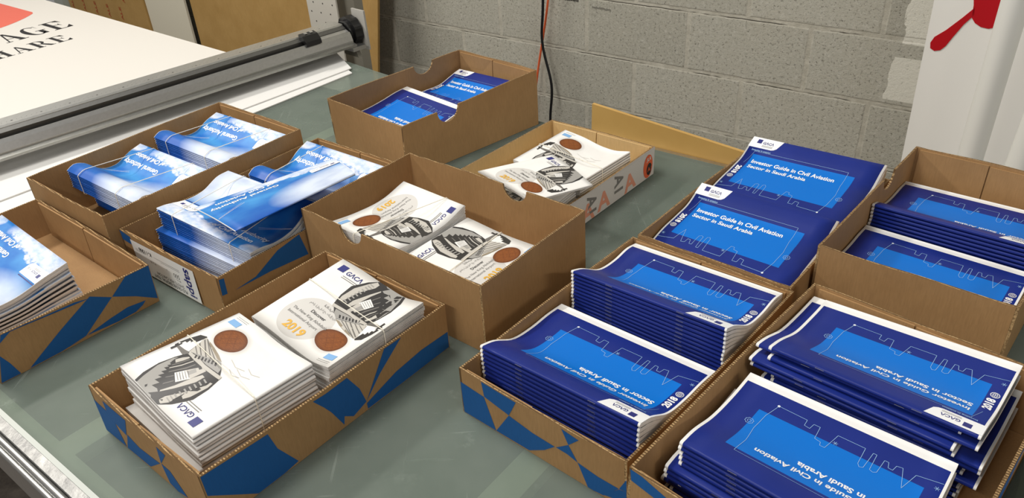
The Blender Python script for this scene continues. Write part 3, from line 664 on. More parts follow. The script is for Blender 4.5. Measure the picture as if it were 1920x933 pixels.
# ------------------------------------------------------------------ trays
FR = {k: v['f'] for k, v in TR.items()}
def local(key, p):
    X, Y, t = FR[key]; d = Vector(p)-Vector((X, Y, p[2])); return d.x*math.cos(t)+d.y*math.sin(t), d.x*math.sin(t)-d.y*math.cos(t)
def world(key, s, v, z): X, Y, t = FR[key]; return Vector((X+math.cos(t)*s+math.sin(t)*v, Y+math.sin(t)*s-math.cos(t)*v, z))
def clampadj(key, smin=-9, smax=9, vmin=-9, vmax=9):
    def f(b, r):
        for dct in (b, r):
            for k in dct:
                p = dct[k]; s, v = local(key, p); q = world(key, min(max(s, smin), smax), min(max(v, vmin), vmax), p.z); dct[k] = q
    return f
def both(key, **k):                                        # keep neighbours from sharing space
    return clampadj(key, **k)
tray('carton_tray', 'A', 'plain brown carton tray with two banded sky blue piles, rear left', 'carton trays on the table', adj=both('A', vmax=.3035), bulge={'fl': .003, 'nr': -.001})
tray('carton_tray', 'B', 'half empty blue and brown carton tray cut by the left edge of the photo', 'carton trays on the table', pats=PATS, adj=both('B', smax=.4405), mi='kraft_in')
tray('carton_tray', 'C', 'blue and brown carton tray with a white end label, heaped with sky blue booklets', 'carton trays on the table', pats=PATS, adj=both('C', vmin=.003, vmax=.3065), bulge={'nr': 0, 'fl': 0})
tray('carton_tray', 'D', 'blue and brown carton tray with white brochures at the front left of the table', 'carton trays on the table', pats=PATS)
tray('carton_tray', 'E', 'tall plain brown carton box with hand notches holding white brochures', 'carton trays on the table', notches=(('ln', .31, .027), ('rf', .36, .027)), flaps=False, bulge={'nr': 0, 'fl': 0, 'ln': 0, 'rf': .001})
tray('carton_tray', 'F', 'tall plain brown carton box with hand notches nearest the block wall', 'carton trays on the table', notches=(('fl', .30, .030), ('nr', .31, .030)))
tray('carton_tray', 'H', 'low tan carton tray with a white printed outside and round orange sticker', 'carton trays on the table', mi='tan', mo='white_print', adj=both('H', smin=.055), bulge={'ln': 0})
tray('carton_tray', 'I', 'brown carton tray overfilled with title-up navy booklets, below the block wall', 'carton trays on the table', adj=both('I', smin=.008, vmax=.2690), bulge={'nr': 0, 'ln': 0}, flaps=False)
tray('carton_tray', 'J', 'tall plain brown carton box of navy booklets at the right edge of the photo', 'carton trays on the table', notches=(('fl', .33, .027),), adj=both('J', vmin=.003), bulge={'fl': 0})
tray('carton_tray', 'G', 'blue and brown patterned carton tray with two even navy piles, front centre', 'carton trays on the table', pats=PATS, bulge={'nr': .003, 'rf': 0})
tray('carton_tray', 'K', 'carton tray of untidy navy booklets at the front right corner', 'carton trays on the table', pats=PATS+[['K', 'nr', [[.3, .1], [.55, .9], [.75, .9], [.6, .1]]]])
trays = {o['label']: o for o in C.objects if o.get('category') == 'carton tray'}
def tray_by(s): return [o for l, o in trays.items() if s in l][0]
def wallpt(key, side, p, q, dep, adj=None):
    D = TR[key]; x, y = side; b = {k: Vector((*v, .0005)) for k, v in D['b'].items()}; r = {k: Vector(v) for k, v in D['r'].items()}
    if adj: adj(b, r)
    P0 = b[x].lerp(b[y], p); P1 = r[x].lerp(r[y], p); ctr = (b['l']+b['r'])/2
    n = Vector((-(b[y]-b[x]).y, (b[y]-b[x]).x, 0)).normalized()
    if (ctr-P0).dot(n) > 0: n = -n
    return P0.lerp(P1, q)+n*dep
def child_at(mb, name, mats, root):
    o = mb.build(name, mats, root, weld=False); o.location = -root.location; return o
# white end label on tray C
mb = MB(); A = both('C', vmin=.003, vmax=.3065)
W = lambda p, q, d=.0030: wallpt('C', 'ln', p, q, d, A)
Ld = ((.125, .90), (.775, .90), (.775, .06), (.125, .06))
mb.face([W(p, q) for p, q in Ld], 0)
def wall_text(mb, f, body, p, q, w, ang, slot, bold=0., Lp=.3, Hq=.08, d=.0034):
    for t in text2d(body, 0, 0, w, ang, bold):
        mb.face([f(p+x/Lp, q+y/Hq, d) for x, y in t], slot)
wall_text(mb, W, 'sappi', .675, .86, .058, -PI/2, 1, .02)
for k, (s, w) in enumerate((('K-11066', .040),)): wall_text(mb, W, s, .335, .78, w, PI, 2, .02)
for p0, p1, q in ((.16, .62, .70), (.16, .62, .66)):
    mb.face([W(p0, q, .0033), W(p1, q, .0033), W(p1, q+.008, .0033), W(p0, q+.008, .0033)], 2)
for k, s in enumerate(('19 x 25', '80 lb', '500')): wall_text(mb, W, s, .36+.12*k, .55, .018, PI, 2)
wall_text(mb, W, 'M WEIGHT', .60, .42, .030, PI, 2); wall_text(mb, W, 'FLO GLOSS DIGITAL TEXT', .64, .20, .105, PI, 2, .01)
wall_text(mb, W, 'SHEETS PER CARTON', .62, .31, .085, PI, 2)
o = child_at(mb, 'paper_label', [M['paper'], M['navy_ink'], M['black_ink']], tray_by('white end label')); o['label'] = 'white printed end label'
# printed letters and round sticker on tray H
A2 = both('H', smin=.055)
X = lambda p, q, d=.0025: wallpt('H', 'nr', (p-.12)/.88, q, d, A2)
mb = MB(); mb.face([X(p, q, .0023) for p, q in ((.135, .02), (.99, .02), (.99, .97), (.135, .97))], 2)
for p, q, w, s, body, an in ((.52, .10, .040, 1, 'A', 0), (.735, .05, .040, 1, 'A', .1), (.40, .05, .04, 1, 'A', 0), (.62, -.30, .04, 1, 'A', 0), (.655, .93, .040, 0, 'A1', -PI/2), (.445, .85, .040, 0, 'A1', -PI/2), (.26, .9, .04, 0, 'A1', -PI/2)):
    for t in text2d(body, 0, 0, w, an, .03):
        pp = [(p+x/.40, q+y/.064) for x, y in t]
        if all(0.01 < c[1] < .99 for c in pp): mb.face([X(c[0], c[1], .0026) for c in pp], s)
child_at(mb, 'printed_wrap', [M['grey_ink'], M['salmon_ink'], M['white_print']], tray_by('white printed outside'))
mb = MB()
mb.face([X(.935+.040*math.cos(a), .46+.42*math.sin(a), .0028) for a in np.linspace(0, 2*PI, 28, endpoint=False)], 0)
mb.face([X(.945+.022*math.cos(a), .34+.22*math.sin(a), .0031) for a in np.linspace(0, 2*PI, 22, endpoint=False)], 1)
for t in text2d('A1', 0, 0, .014, 0, .02): mb.face([X(.930+x/.40, .26+y/.064, .0033) for x, y in t], 0)
for t in text2d('JLR', 0, 0, .016, 0, .02): mb.face([X(.920+x/.40, .66+y/.064, .0033) for x, y in t], 2)
o = child_at(mb, 'round_sticker', [M['orange_ink'], M['black_ink'], M['paper']], tray_by('white printed outside')); o['label'] = 'orange round sticker'
# ------------------------------------------------------------------ piles of booklets
SAG = [(0, 0), (.12, -.003), (.35, -.017), (.58, -.014), (.8, -.005), (1, 0)]
SAG2 = [(0, 0), (.15, -.002), (.42, -.022), (.62, -.019), (.85, -.006), (1, 0)]
pile('navy', FR['G'], [(.037,.009,.103), (.037,.267,.113), (.215,.008,.067), (.218,.268,.068)], SAG, 13, 'front pile of the front centre tray', 'navy booklets in the front pile of the front centre tray', staples=True, jit=.003)
pile('navy', FR['G'], [(.240,.009,.117), (.239,.268,.128), (.416,.008,.076), (.418,.267,.082)], [(0,0),(.12,-.004),(.4,-.02),(.65,-.014),(.85,-.002),(1,0)], 17, 'back pile of the front centre tray', 'navy booklets in the back pile of the front centre tray', staples=True, jit=.003)
def kf(k): return (0,0,0) if k < 3 else ((.0, -.004, .004) if k < 5 else ((-.05, -.05, .01) if k < 8 else (-.02+.05*((k*7) % 3-1), -.03, -.01)))
def kb(k): return (0,0,0) if k == 0 else ((-.075, .035, .0) if k == 1 else ((.012, -.01, 0) if k == 2 else ((-.07, -.06, -.005) if k in (3, 4) else ((.045, -.03, .006) if k in (5, 6, 9) else (.01*((k*5) % 5-2), 0, .01)))))
pile('navy', FR['K'], [(.060,.030,.116), (.058,.278,.120), (.237,.020,.093), (.240,.268,.100)], [(0,0),(.15,-.001),(.4,-.009),(.7,-.008),(1,0)], 15, 'front pile of the front right tray', 'navy booklets in the front pile of the front right tray', staples=True, shift=kf)
pile('navy', FR['K'], [(.268,.026,.122), (.272,.276,.124), (.440,.024,.097), (.440,.273,.112)], [(0,0),(.15,-.003),(.45,-.013),(.7,-.009),(1,0)], 16, 'back pile of the front right tray', 'navy booklets in the back pile of the front right tray', staples=True, shift=kb)
pile('navy', FR['I'], [(.013,.009,.054), (.013,.262,.054), (.216,.006,.098), (.205,.262,.106)], [(0,0),(.3,.001),(.55,-.006),(.75,-.010),(.9,-.004),(1,0)], 12, 'near pile of the title-up tray', 'navy booklets in the near title-up pile', spine='j1', rot=0, jit=.004)
pile('navy', FR['I'], [(.226,.006,.066), (.226,.262,.070), (.427,.006,.113), (.420,.264,.122)], [(0,0),(.3,-.004),(.55,-.010),(.75,-.012),(.9,-.004),(1,0)], 14, 'far pile of the title-up tray', 'navy booklets in the back title-up pile', spine='j1', rot=0, jit=.004)
pile('navy', FR['J'], [(.0145,.010,.098), (.0145,.262,.098), (.201,.010,.069), (.201,.262,.069)], SAG, 13, 'near pile in the tall right box', 'navy booklets in the near pile of the right box', jit=.003)
pile('navy', FR['J'], [(.214,.009,.106), (.214,.264,.108), (.401,.008,.069), (.401,.264,.072)], SAG, 14, 'far pile in the tall right box', 'navy booklets in the far pile of the right box', jit=.003)
pile('navy', FR['F'], [(.022,.019,.066), (.022,.276,.074), (.212,.023,.090), (.200,.276,.100)], [(0,0),(.3,-.006),(.6,-.004),(.8,0),(1,0)], 11, 'near pile in the wall-side box', 'navy booklets in the near pile of the wall-side box', jit=.003)
pile('navy', FR['F'], [(.216,.021,.060), (.216,.276,.072), (.384,.024,.090), (.388,.276,.106)], [(0,0),(.3,-.006),(.6,-.012),(.8,-.006),(1,0)], 11, 'far pile in the wall-side box', 'navy booklets in the far pile of the wall-side box', spine='j1', rot=0, jit=.003)
# sky blue booklets
SKYS = [(0, -.006), (.07, 0), (.2, -.002), (.40, -.026), (.60, -.028), (.82, -.010), (1, 0)]
def und(k): return (0,0,0) if k < 9 else (.0, .20, 0)
s1 = pile('sky', FR['A'], [(.072,.020,.112), (.072,.288,.112), (.236,.018,.100), (.236,.288,.103)], SKYS, 22, 'near pile in the plain rear-left tray', 'sky blue booklets in the near pile of the rear left tray', shift=und, jit=.004)
s2 = pile('sky', FR['A'], [(.270,.020,.111), (.270,.288,.111), (.434,.018,.104), (.434,.288,.106)], SKYS, 22, 'far pile in the plain rear-left tray', 'sky blue booklets in the far pile of the rear left tray', jit=.004)
for s_, w_ in ((s1, 'near'), (s2, 'far')):
    for i_, n_ in ((.19, 'left'), (.74, 'right')):
        rubber_band(s_, [(i_, 0), (i_+.02, 1)], f'pale rubber band, {n_} one around the {w_} pile of the plain rear tray', 'rubber bands', f_bottom=.55, out=.003)
def cs(k): return (0,0,0) if k < 9 else (-.02, -.07, .01)
s3 = pile('sky', FR['C'], [(.066,.030,.104), (.080,.292,.086), (.226,.030,.112), (.236,.288,.108)], [(0,0),(.12,-.004),(.35,-.014),(.6,-.014),(.85,.0),(1,0)], 21, 'near pile in the white-labelled tray', 'sky blue booklets in the near pile of the labelled tray', rot=0, rot_under=180, spine='j0', shift=cs, jit=.006)
for i_, n_ in ((.19, 'left'), (.80, 'right')):
    rubber_band(s3, [(i_, 0), (i_, 1)], f'pale rubber band, {n_} one around the near pile of the white-labelled tray', 'rubber bands', f_bottom=.52, out=.0035)
s4 = pile('sky', FR['C'], [(.268,.030,.094), (.268,.292,.094), (.424,.030,.100), (.424,.292,.100)], SKYS, 20, 'far pile in the white-labelled tray', 'sky blue booklets in the far pile of the labelled tray', jit=.004)
rubber_band(s4, [(.22, 0), (.20, 1)], 'pale rubber band around the far pile in the labelled tray', 'rubber bands', f_bottom=.5)
# the single booklet lying slantwise on top of tray C
lf = (FR['C'][0], FR['C'][1], FR['C'][2])
shl = Sheet(lf, [(.089,.124,.119), (.059,.300,.142), (.371,.180,.117), (.322,.302,.140)], [(0, 0), (.5, .002), (1, 0)], 'i', 0)
class Loose(Sheet):
    th = .0045
    def z(s, i, j, f): return s.top(i, j)-s.th*(1-f)*(.35+1.3*min(1, abs(j)+.0))
shl.__class__ = Loose
b = booklet(KN['sky'][0], 'sky', shl, 0, 1, 'i1', 90, detail=True, ni=12)
tag(b, 'single sky blue booklet lying slantwise across the piles in the labelled tray', 'booklet')
# booklets slumped to the left in tray B
def bs_(k): return (0,0,0) if k < 12 else (.0+.004*(k-11), .02, -.01)
pile('sky', FR['B'], [(.186,.056,.072), (.186,.325,.074), (.357,.052,.100), (.350,.332,.099)], [(0,0),(.2,-.004),(.45,-.008),(.75,-.003),(1,0)], 20, 'slumped pile in the half-empty left tray', 'sky blue booklets in the half empty tray', shift=bs_, jit=.016)
# white brochures
WS = [(0, 0), (.3, -.002), (.62, -.016), (.84, -.017), (1, -.004)]
def ds(k): return (0,0,0) if k < 9 else (-.02, -.06, .02)
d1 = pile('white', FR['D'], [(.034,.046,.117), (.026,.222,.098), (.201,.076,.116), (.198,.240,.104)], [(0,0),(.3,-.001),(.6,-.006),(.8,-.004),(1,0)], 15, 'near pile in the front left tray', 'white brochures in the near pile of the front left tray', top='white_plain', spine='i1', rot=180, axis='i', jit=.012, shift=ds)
d2 = pile('white', FR['D'], [(.220,.073,.097), (.211,.257,.095), (.388,.088,.114), (.386,.267,.103)], [(0,0),(.25,-.002),(.55,-.008),(.78,-.010),(1,0)], 14, 'far pile in the front left tray', 'white brochures in the far pile of the front left tray', spine='i0', rot=0, axis='i', jit=.012)
rubber_band(d1, [(0, .55), (1, .50)], 'pale rubber band around the near brochure pile in the front left tray', 'rubber bands', f_bottom=.3)
rubber_band(d2, [(0, .62), (1, .55)], 'pale rubber band around the far brochure pile in the front left tray', 'rubber bands', f_bottom=.3)
e2 = pile('white', FR['E'], [(.006,.228,.098), (.006,.410,.098), (.180,.230,.098), (.170,.408,.100)], [(0,0),(.5,-.004),(1,0)], 16, 'right pile in the notched centre box', 'white brochures in the right pile of the centre box', spine='i0', rot=270, axis='i', jit=.006)
rubber_band(e2, [(.5, 0), (.45, 1)], 'pale rubber band around the right brochure pile in the centre box', 'rubber bands', f_bottom=.3)
e1 = pile('white', FR['E'], [(.010,.060,.115), (.010,.2195,.112), (.186,.066,.121), (.183,.2215,.118)], [(0,0),(.35,-.010),(.7,-.012),(1,0)], 20, 'left pile in the notched centre box', 'white brochures in the left pile of the centre box', spine='j1', rot=90, axis='j', jit=.006)
rubber_band(e1, [(.42, 0), (.72, 1)], 'pale rubber band around the left brochure pile in the centre box', 'rubber bands', f_bottom=.3)
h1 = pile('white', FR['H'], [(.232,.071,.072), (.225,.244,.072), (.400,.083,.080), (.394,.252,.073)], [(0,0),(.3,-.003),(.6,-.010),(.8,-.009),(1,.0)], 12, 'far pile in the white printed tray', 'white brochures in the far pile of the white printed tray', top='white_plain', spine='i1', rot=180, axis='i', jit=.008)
rubber_band(h1, [(0, .5), (1, .42)], 'pale rubber band around the far brochure pile in the white printed tray', 'rubber bands', f_bottom=.3)
h2 = pile('white', FR['H'], [(.064,.070,.060), (.064,.250,.060), (.222,.066,.064), (.216,.240,.064)], [(0,0),(1,0)], 10, 'near pile in the white printed tray', 'white brochures in the near pile of the white printed tray', spine='i1', rot=180, axis='i', jit=.006)
hl = Sheet(FR['H'], [(.110,.084,.100), (.083,.235,.090), (.240,.169,.106), (.200,.292,.090)], [(0,0),(.5,.003),(1,0)], 'i', 0)
class Loose2(Sheet):
    def z(s, i, j, f): return s.top(i, j)-.004*(1-f)
hl.__class__ = Loose2
b = booklet(KN['white'][0], 'white', hl, 0, 1, 'i0', 0, detail=True, ni=12)
tag(b, 'single white brochure lying crooked between the centre box and the white printed tray', 'brochure')
# ------------------------------------------------------------------ table, table frame coordinates: a across towards the wall, b along to the right
TH = math.radians(50.6); UT = Vector((math.cos(TH), math.sin(TH), 0)); VT = Vector((math.sin(TH), -math.cos(TH), 0))
def T(a, b, z=0.): return UT*a+VT*b+Vector((0, 0, z))
TM = Matrix(((UT.x, VT.x, 0, 0), (UT.y, VT.y, 0, 0), (0, 0, 1, 0), (0, 0, 0, 1)))
FL = -.80
def glass_mat():
    t = NT('green_glass_top'); o = t.obj(); s = t.sep(o)
    n1 = t.noise(o, 5, 4, .6); sc = t.noise(o, 55, 3, .75, (1, .06, 1)); sc2 = t.noise(o, 90, 2, .7, (.08, 1, 1))
    scr = t.math('MAXIMUM', t.ramp(sc, .66, .74), t.ramp(sc2, .69, .76))
    wn = t.n('ShaderNodeTexWave'); t.t.links.new(o, wn.inputs[0]); wn.inputs['Scale'].default_value = 210; wn.inputs['Distortion'].default_value = 1.5
    col = t.mix(t.ramp(n1, .3, .7), sr(126,138,130), sr(148,158,150))
    col = t.mix(t.math('MULTIPLY', wn.outputs[0] if wn.outputs[0].type != 'RGBA' else wn.outputs[1], .10), col, sr(140,152,142))
    sm = t.math('MULTIPLY', t.ramp(t.noise(o, 16, 5, .7), .60, .70), .35)
    col = t.mix(t.math('MAXIMUM', t.math('MULTIPLY', scr, .55), sm), col, sr(186,196,188))
    t.set(col, .42, spec=.2)
    tr = t.n('ShaderNodeBsdfTransparent'); t.put(tr.inputs[0], sr(232,238,232))
    mx = t.n('ShaderNodeMixShader'); mx.inputs[0].default_value = .55
    t.t.links.new(t.b.outputs[0], mx.inputs[1]); t.t.links.new(tr.outputs[0], mx.inputs[2]); t.t.links.new(mx.outputs[0], t.out.inputs[0])
    return t.mat
M['glass'] = glass_mat()
def metal(name, c, rough, aniso=(1, .05, 1)):
    t = NT(name); o = t.obj(); n = t.noise(o, 160, 3, .6, aniso)
    t.set(t.mix(t.ramp(n, .3, .7, 0, .35), c, tuple(k*.75 for k in c)), rough, 1.)
    return t.mat
M['alu'] = metal('brushed_aluminium', sr(196,196,194), .38)
M['alu_dark'] = metal('grey_anodised_metal', sr(118,118,116), .42)
M['grey_paint'] = plain('grey_painted_metal', sr(140,137,126), .45)
M['pale_paint'] = plain('pale_painted_metal', sr(176,174,168), .4)
M['rail'] = plain('painted_steel_rail', sr(176,182,174), .5)
M['under'] = plain('grey_under_panel', sr(104,118,110), .8)
M['beam'] = plain('pale_support_beam', sr(246,250,232), .6)
M['black'] = plain('black_plastic', sr(18,18,19), .32)
M['blackr'] = plain('black_rubber_slot', sr(10,10,10), .6)
def foil_mat():
    t = NT('crumpled_foil_tape'); n = t.noise(t.obj(), 60, 5, .7, (1, .4, 1)); t.bump(n, .6, .002)
    return t.set(t.mix(t.ramp(n, .35, .65), sr(120,120,120), sr(168,168,166)), .38, .35)
tbl = empty('glass_work_table', T(.83, -1.6, FL))
def part(mb, name, mats, root=None, smooth=False, label=None):
    o = mb.build(name, mats, None, smooth)
    if root is not None:
        o.parent = root; o.matrix_parent_inverse = root.matrix_world.inverted() if False else Matrix.Translation(-root.location)
    if label: o['label'] = label
    return o
B0, B1 = -2.17, 1.15
g = MB(); g.prism([T(.1945, B0, -.008), T(1.60, B0, -.008), T(1.545, -1.75, -.008), T(1.484, -1.2, -.008), T(1.484, B1, -.008), T(.1945, B1, -.008)], (0, 0, .008)); part(g, 'glass_top', M['glass'], tbl)
g = MB(); g.box((.20, B0, -.070), (1.46, B1, -.050), 0, TM); part(g, 'under_panel', M['under'], tbl)
for bb in (-2.075, -1.545, -1.008, -.455, .08, .62):
    g = MB(); g.box((.2, bb-.022, -.034), (1.45, bb+.022, -.011), 0, TM); part(g, 'cross_beam', M['beam'], tbl)
g = MB(); g.box((.1965, B0, -.030), (.2165, B1, -.0105), 0, TM); part(g, 'edge_beam', M['beam'], tbl)
g = MB(); g.box((.1872, B0, -.05), (.1943, B1, .0012), 0, TM); part(g, 'edge_strip', plain('pale_edge_strip', sr(196,202,196), .5), tbl)
g = MB(); g.box((.1735, B0, -.05), (.1870, B1, .0005), 0, TM); part(g, 'foil_tape', foil_mat(), tbl)
g = MB(); g.tube([T(.1675, B0, -.009), T(.1675, B1, -.009)], .0056, 12); g.tube([T(.1590, B0, -.014), T(.1590, B1, -.014)], .0045, 12); g.box((.1555, B0, -.075), (.1730, B1, -.012), 0, TM); part(g, 'front_rail', M['alu'], tbl, True)
g = MB(); g.box((1.4845, -1.2, -.075), (1.498, B1, -.001), 0, TM); part(g, 'rear_rail', M['alu'], tbl)
for a_ in (.23, 1.43):
    for b_ in (-2.12, -.9, .95):
        g = MB(); g.box((a_-.03, b_-.03, FL+.001), (a_+.03, b_+.03, -.07), 0, TM); part(g, 'leg', M['rail'], tbl)
tag(tbl, 'long green glass-topped work table with pale beams showing through the glass', 'table')
# ------------------------------------------------------------------ setting
def floor_mat():
    t = NT('dark_concrete_floor'); o = t.obj(); n = t.noise(o, 14, 6, .7)
    return t.set(t.mix(t.ramp(n, .3, .7), sr(58,52,48), sr(112,104,96)), .8)
g = MB(); g.box((-1.6, -6.5, FL-.06), (2.6, 3.2, FL), 0, TM); o = part(g, 'floor', floor_mat()); tag(o, kind='structure')
def wall_mat():
    t = NT('painted_block_wall'); o = t.obj(); s = t.sep(o)     # object space: x along the wall, z up
    nz = t.noise(o, 6, 4, .6); cb = t.n('ShaderNodeCombineXYZ')
    wob = t.math('MULTIPLY', t.math('SUBTRACT', t.noise(o, 22, 2), .5), .006)
    t.put(cb.inputs[0], t.math('ADD', t.math('ADD', s[0], wob), 50.5*.4064)); t.put(cb.inputs[1], t.math('ADD', t.math('ADD', s[2], wob), 20*.2032))
    br = t.n('ShaderNodeTexBrick'); t.t.links.new(cb.outputs[0], br.inputs[0])
    br.inputs['Scale'].default_value = 1; br.inputs['Brick Width'].default_value = .4064; br.inputs['Row Height'].default_value = .2032
    br.inputs['Mortar Size'].default_value = .0105; br.inputs['Mortar Smooth'].default_value = .5; br.inputs['Bias'].default_value = 0
    br.inputs['Color1'].default_value = (0,0,0,1); br.inputs['Color2'].default_value = (1,1,1,1); br.inputs['Mortar'].default_value = (.5,.5,.5,1)
    pore = t.noise(o, 110, 4, .85); grit = t.noise(o, 60, 5, .85)
    blk = t.mix(br.outputs[0], sr(164,162,150), sr(184,182,170))
    blk = t.mix(t.ramp(nz, .35, .7, 0, .45), blk, sr(178,174,160))
    blk = t.mix(t.ramp(pore, .45, .36, 0, .85), blk, sr(66,62,52))
    blk = t.mix(t.ramp(grit, .52, .66, 0, .5), blk, sr(212,210,200))
    mort = t.mix(t.ramp(t.noise(o, 26, 3), .35, .65), sr(176,172,158), sr(200,196,182))
    col = t.mix(t.math('MULTIPLY', br.outputs[1], .75), blk, mort)
    zz = t.math('FRACT', t.math('DIVIDE', t.math('ADD', t.math('ADD', s[2], wob), 20*.2032), .2032))   # thin open crack along some bed joints
    crack = t.math('MULTIPLY', t.math('MAXIMUM', t.inside(zz, .972, .988), 0.), t.ramp(t.noise(o, 3.2, 4, .7), .47, .55))
    col = t.mix(t.math('MULTIPLY', crack, .85), col, sr(52,48,42))
    # white paint dabs beside the foam board and soot smears
    edge = t.math('ADD', s[0], t.math('MULTIPLY', t.math('SUBTRACT', nz, .5), .10))
    x1 = t.math('SUBTRACT', s[0], 0)
    patch = t.math('MAXIMUM', t.rect(edge, s[2], 1.468, 1.62, .02, .15), t.rect(edge, s[2], 1.482, 1.62, .19, .34))
    col = t.mix(t.math('MULTIPLY', patch, t.ramp(t.noise(o, 60, 3, .7), .25, .4)), col, sr(222,220,208))
    sm = t.rect(t.math('ADD', s[0], 0), t.math('ADD', s[2], t.math('MULTIPLY', t.math('SUBTRACT', grit, .5), .02)), .262, .372, .180, .196)
    sm2 = t.rect(s[0], t.math('ADD', t.math('ADD', s[2], t.math('MULTIPLY', s[0], .03)), t.math('MULTIPLY', t.math('SUBTRACT', grit, .5), .02)), .43, .51, .178, .186)
    col = t.mix(t.math('MULTIPLY', t.math('MAXIMUM', sm, t.math('MULTIPLY', sm2, .6)), t.ramp(pore, .3, .6, .5, .95)), col, sr(30,28,26))
    h = t.math('SUBTRACT', t.math('ADD', t.math('MULTIPLY', pore, .5), t.math('MULTIPLY', grit, .4)), t.math('MULTIPLY', br.outputs[1], .35))
    h = t.math('SUBTRACT', h, t.math('MULTIPLY', crack, 1.5))
    t.bump(h, .75, .005)
    return t.set(col, .85, spec=.2)
WA = 2.419; WB = -1.974; WZ = -.1613
g = MB(); g.box((-2.6, 0, FL-WZ), (4.6, .08, 2.6), 0)
wall = g.build('wall_back', wall_mat()); tag(wall, kind='structure')
wall.matrix_world = Matrix.Translation(T(WA, WB, WZ)) @ Matrix(((VT.x, UT.x, 0, 0), (VT.y, UT.y, 0, 0), (0, 0, 1, 0), (0, 0, 0, 1)))
# plywood sheet standing behind the table
g = MB(); g.prism([T(1.500, -.957, .070), T(1.500, -.31, .012), T(1.500, -.31, FL), T(1.500, -.975, FL)], UT*.009)
t = NT('tan_hardboard'); o_ = t.obj(); n_ = t.noise(o_, 3, 5, .6); n2 = t.noise(o_, 120, 2)
M['hardboard'] = t.set(t.mix(t.ramp(n_, .3, .7), sr(186,146,78), sr(204,166,98)), .6)
o = part(g, 'hardboard_sheet', M['hardboard']); tag(o, 'tan hardboard sheet standing behind the far edge of the glass table', 'board')
# white foam board with a red drip, leaning at the block wall
fb = empty('foam_board', T(2.26, .3, FL))
def plane_a(a0, b, z): return T(a0+.02*(z-0), b, z)
g = MB(); g.prism([plane_a(2.262, -.384, FL), plane_a(2.262, .80, FL), plane_a(2.262, .80, 1.1), plane_a(2.262, -.430, 1.1)], UT*.022)
part(g, 'board', plain('white_foam_board', sr(240,239,234), .55), fb)
RED = plain('red_vinyl', sr(186,10,28), .35)
def redpoly(g, pts, e=.0012):
    c = [(-0.388, .080), (-.377, .071)]
    g.prism([plane_a(2.2615-e, b, z) for b, z in pts], UT*e*.9)
g = MB()
redpoly(g, [(-.3120,.1900), (-.3340,.1620), (-.3640,.1270), (-.3870,.1060), (-.3935,.0900), (-.3910,.0760), (-.3800,.0700), (-.3660,.0740), (-.3560,.0860), (-.3440,.1120), (-.3270,.1460), (-.3090,.1720)])
redpoly(g, [(-.3260,.235), (-.318,.2050), (-.316,.196), (-.313,.1650), (-.303,.1530), (-.288,.1450), (-.2700,.1430), (-.2560,.1480), (-.250,.235), (-.24,.40), (-.34,.40)])
part(g, 'red_graphic', RED, fb); tag(fb, 'white foam board with a red paint-drip shape, leaning on the block wall', 'sign board')
# white tubes
for (b0, z0, b1, z1, r, a_, lab) in ((-.2045, -.09, -.2015, .285, .0285, 2.0, 'white round tube standing before the foam board, the left one'), (-.098, -.09, -.080, .285, .034, 2.0, 'white round tube standing before the foam board, cut by the right edge of the photo')):
    k = (b1-b0)/(z1-z0); f = lambda z: T(a_, b0+k*(z-z0), z)
    g = MB(); g.tube([f(FL+.001), f(-.2), f(.3), f(1.0)], r, 28); o = part(g, 'white_tube', plain('white_pvc', sr(226,226,220), .4), None, True); tag(o, lab, 'tube', 'white tubes')
# cables on the wall
def cable(name, pts, r, col, lab):
    P = []
    for b, z in pts: P.append(T(2.36 if 'black' in name else 2.385, b*(1 if 'black' in name else 1.0106), z))
    Q = []
    for k in range(len(P)-1):
        p0, p1, p2, p3 = P[max(k-1, 0)], P[k], P[k+1], P[min(k+2, len(P)-1)]
        for m in range(8):
            u = m/8; Q.append(.5*((2*p1)+(p2-p0)*u+(2*p0-5*p1+4*p2-p3)*u*u+(3*p1-p0-3*p2+p3)*u**3))
    Q.append(P[-1]); g = MB(); g.tube(Q, r, 10); o = part(g, name, plain(name+'_sheath', col, .45), None, True); tag(o, lab, 'cable')
sc = 2.36/2.32
def zc(z): return .774+(z-.774)*sc
cable('black_cable', [(-1.71, .9), (-1.705, .4), (-1.690*sc, zc(.039)), (-1.699*sc, zc(-.118)), (-1.662*sc, zc(-.276)), (-1.672*sc, zc(-.413)), (-1.70, -.6), (-1.70, FL+.01)], .0052, sr(18,18,20), 'black power cable hanging down the block wall')
cable('orange_cable', [(-1.60, .9), (-1.650, .4), (-1.666*sc, zc(.042)), (-1.727*sc, zc(-.257)), (-1.79, -.5), (-1.80, FL+.01)], .0042, sr(232,104,58), 'orange extension cable hanging down the block wall beside the black one')
# cardboard sheets behind the table
def sheetboard(name, a_, bL, bR, z1, mat, lab, cat, th=.012, bRb=None, group=None):
    g = MB(); g.prism([T(a_, bL, FL+.001), T(a_, bR if bRb is None else bRb, FL+.001), T(a_, bR, z1), T(a_, bL, z1)], UT*th)
    o = part(g, name, mat); tag(o, lab, cat, group); return o
CB = [M['tan'] if False else kraft('brown_sheet_board', sr(178,142,84), sr(190,154,96))]
sheetboard('cardboard_sheet', 2.30, -4.02, -2.41, .60, CB[0], 'large plain brown cardboard sheet standing behind the cutter bar', 'cardboard', bRb=-2.69)
sheetboard('white_foam_strip', 2.285, -4.47, -4.055, .60, plain('crinkled_white_wrap', sr(226,220,200), .5), 'white taped board standing left of the large cardboard sheet', 'board')
bxr = empty('stencilled_carton', T(2.3, -5.0, FL))
g = MB(); g.box((2.275, -5.42, FL+.001), (2.40, -4.475, .60), 0, TM); part(g, 'body', CB[0], bxr)
g = MB()
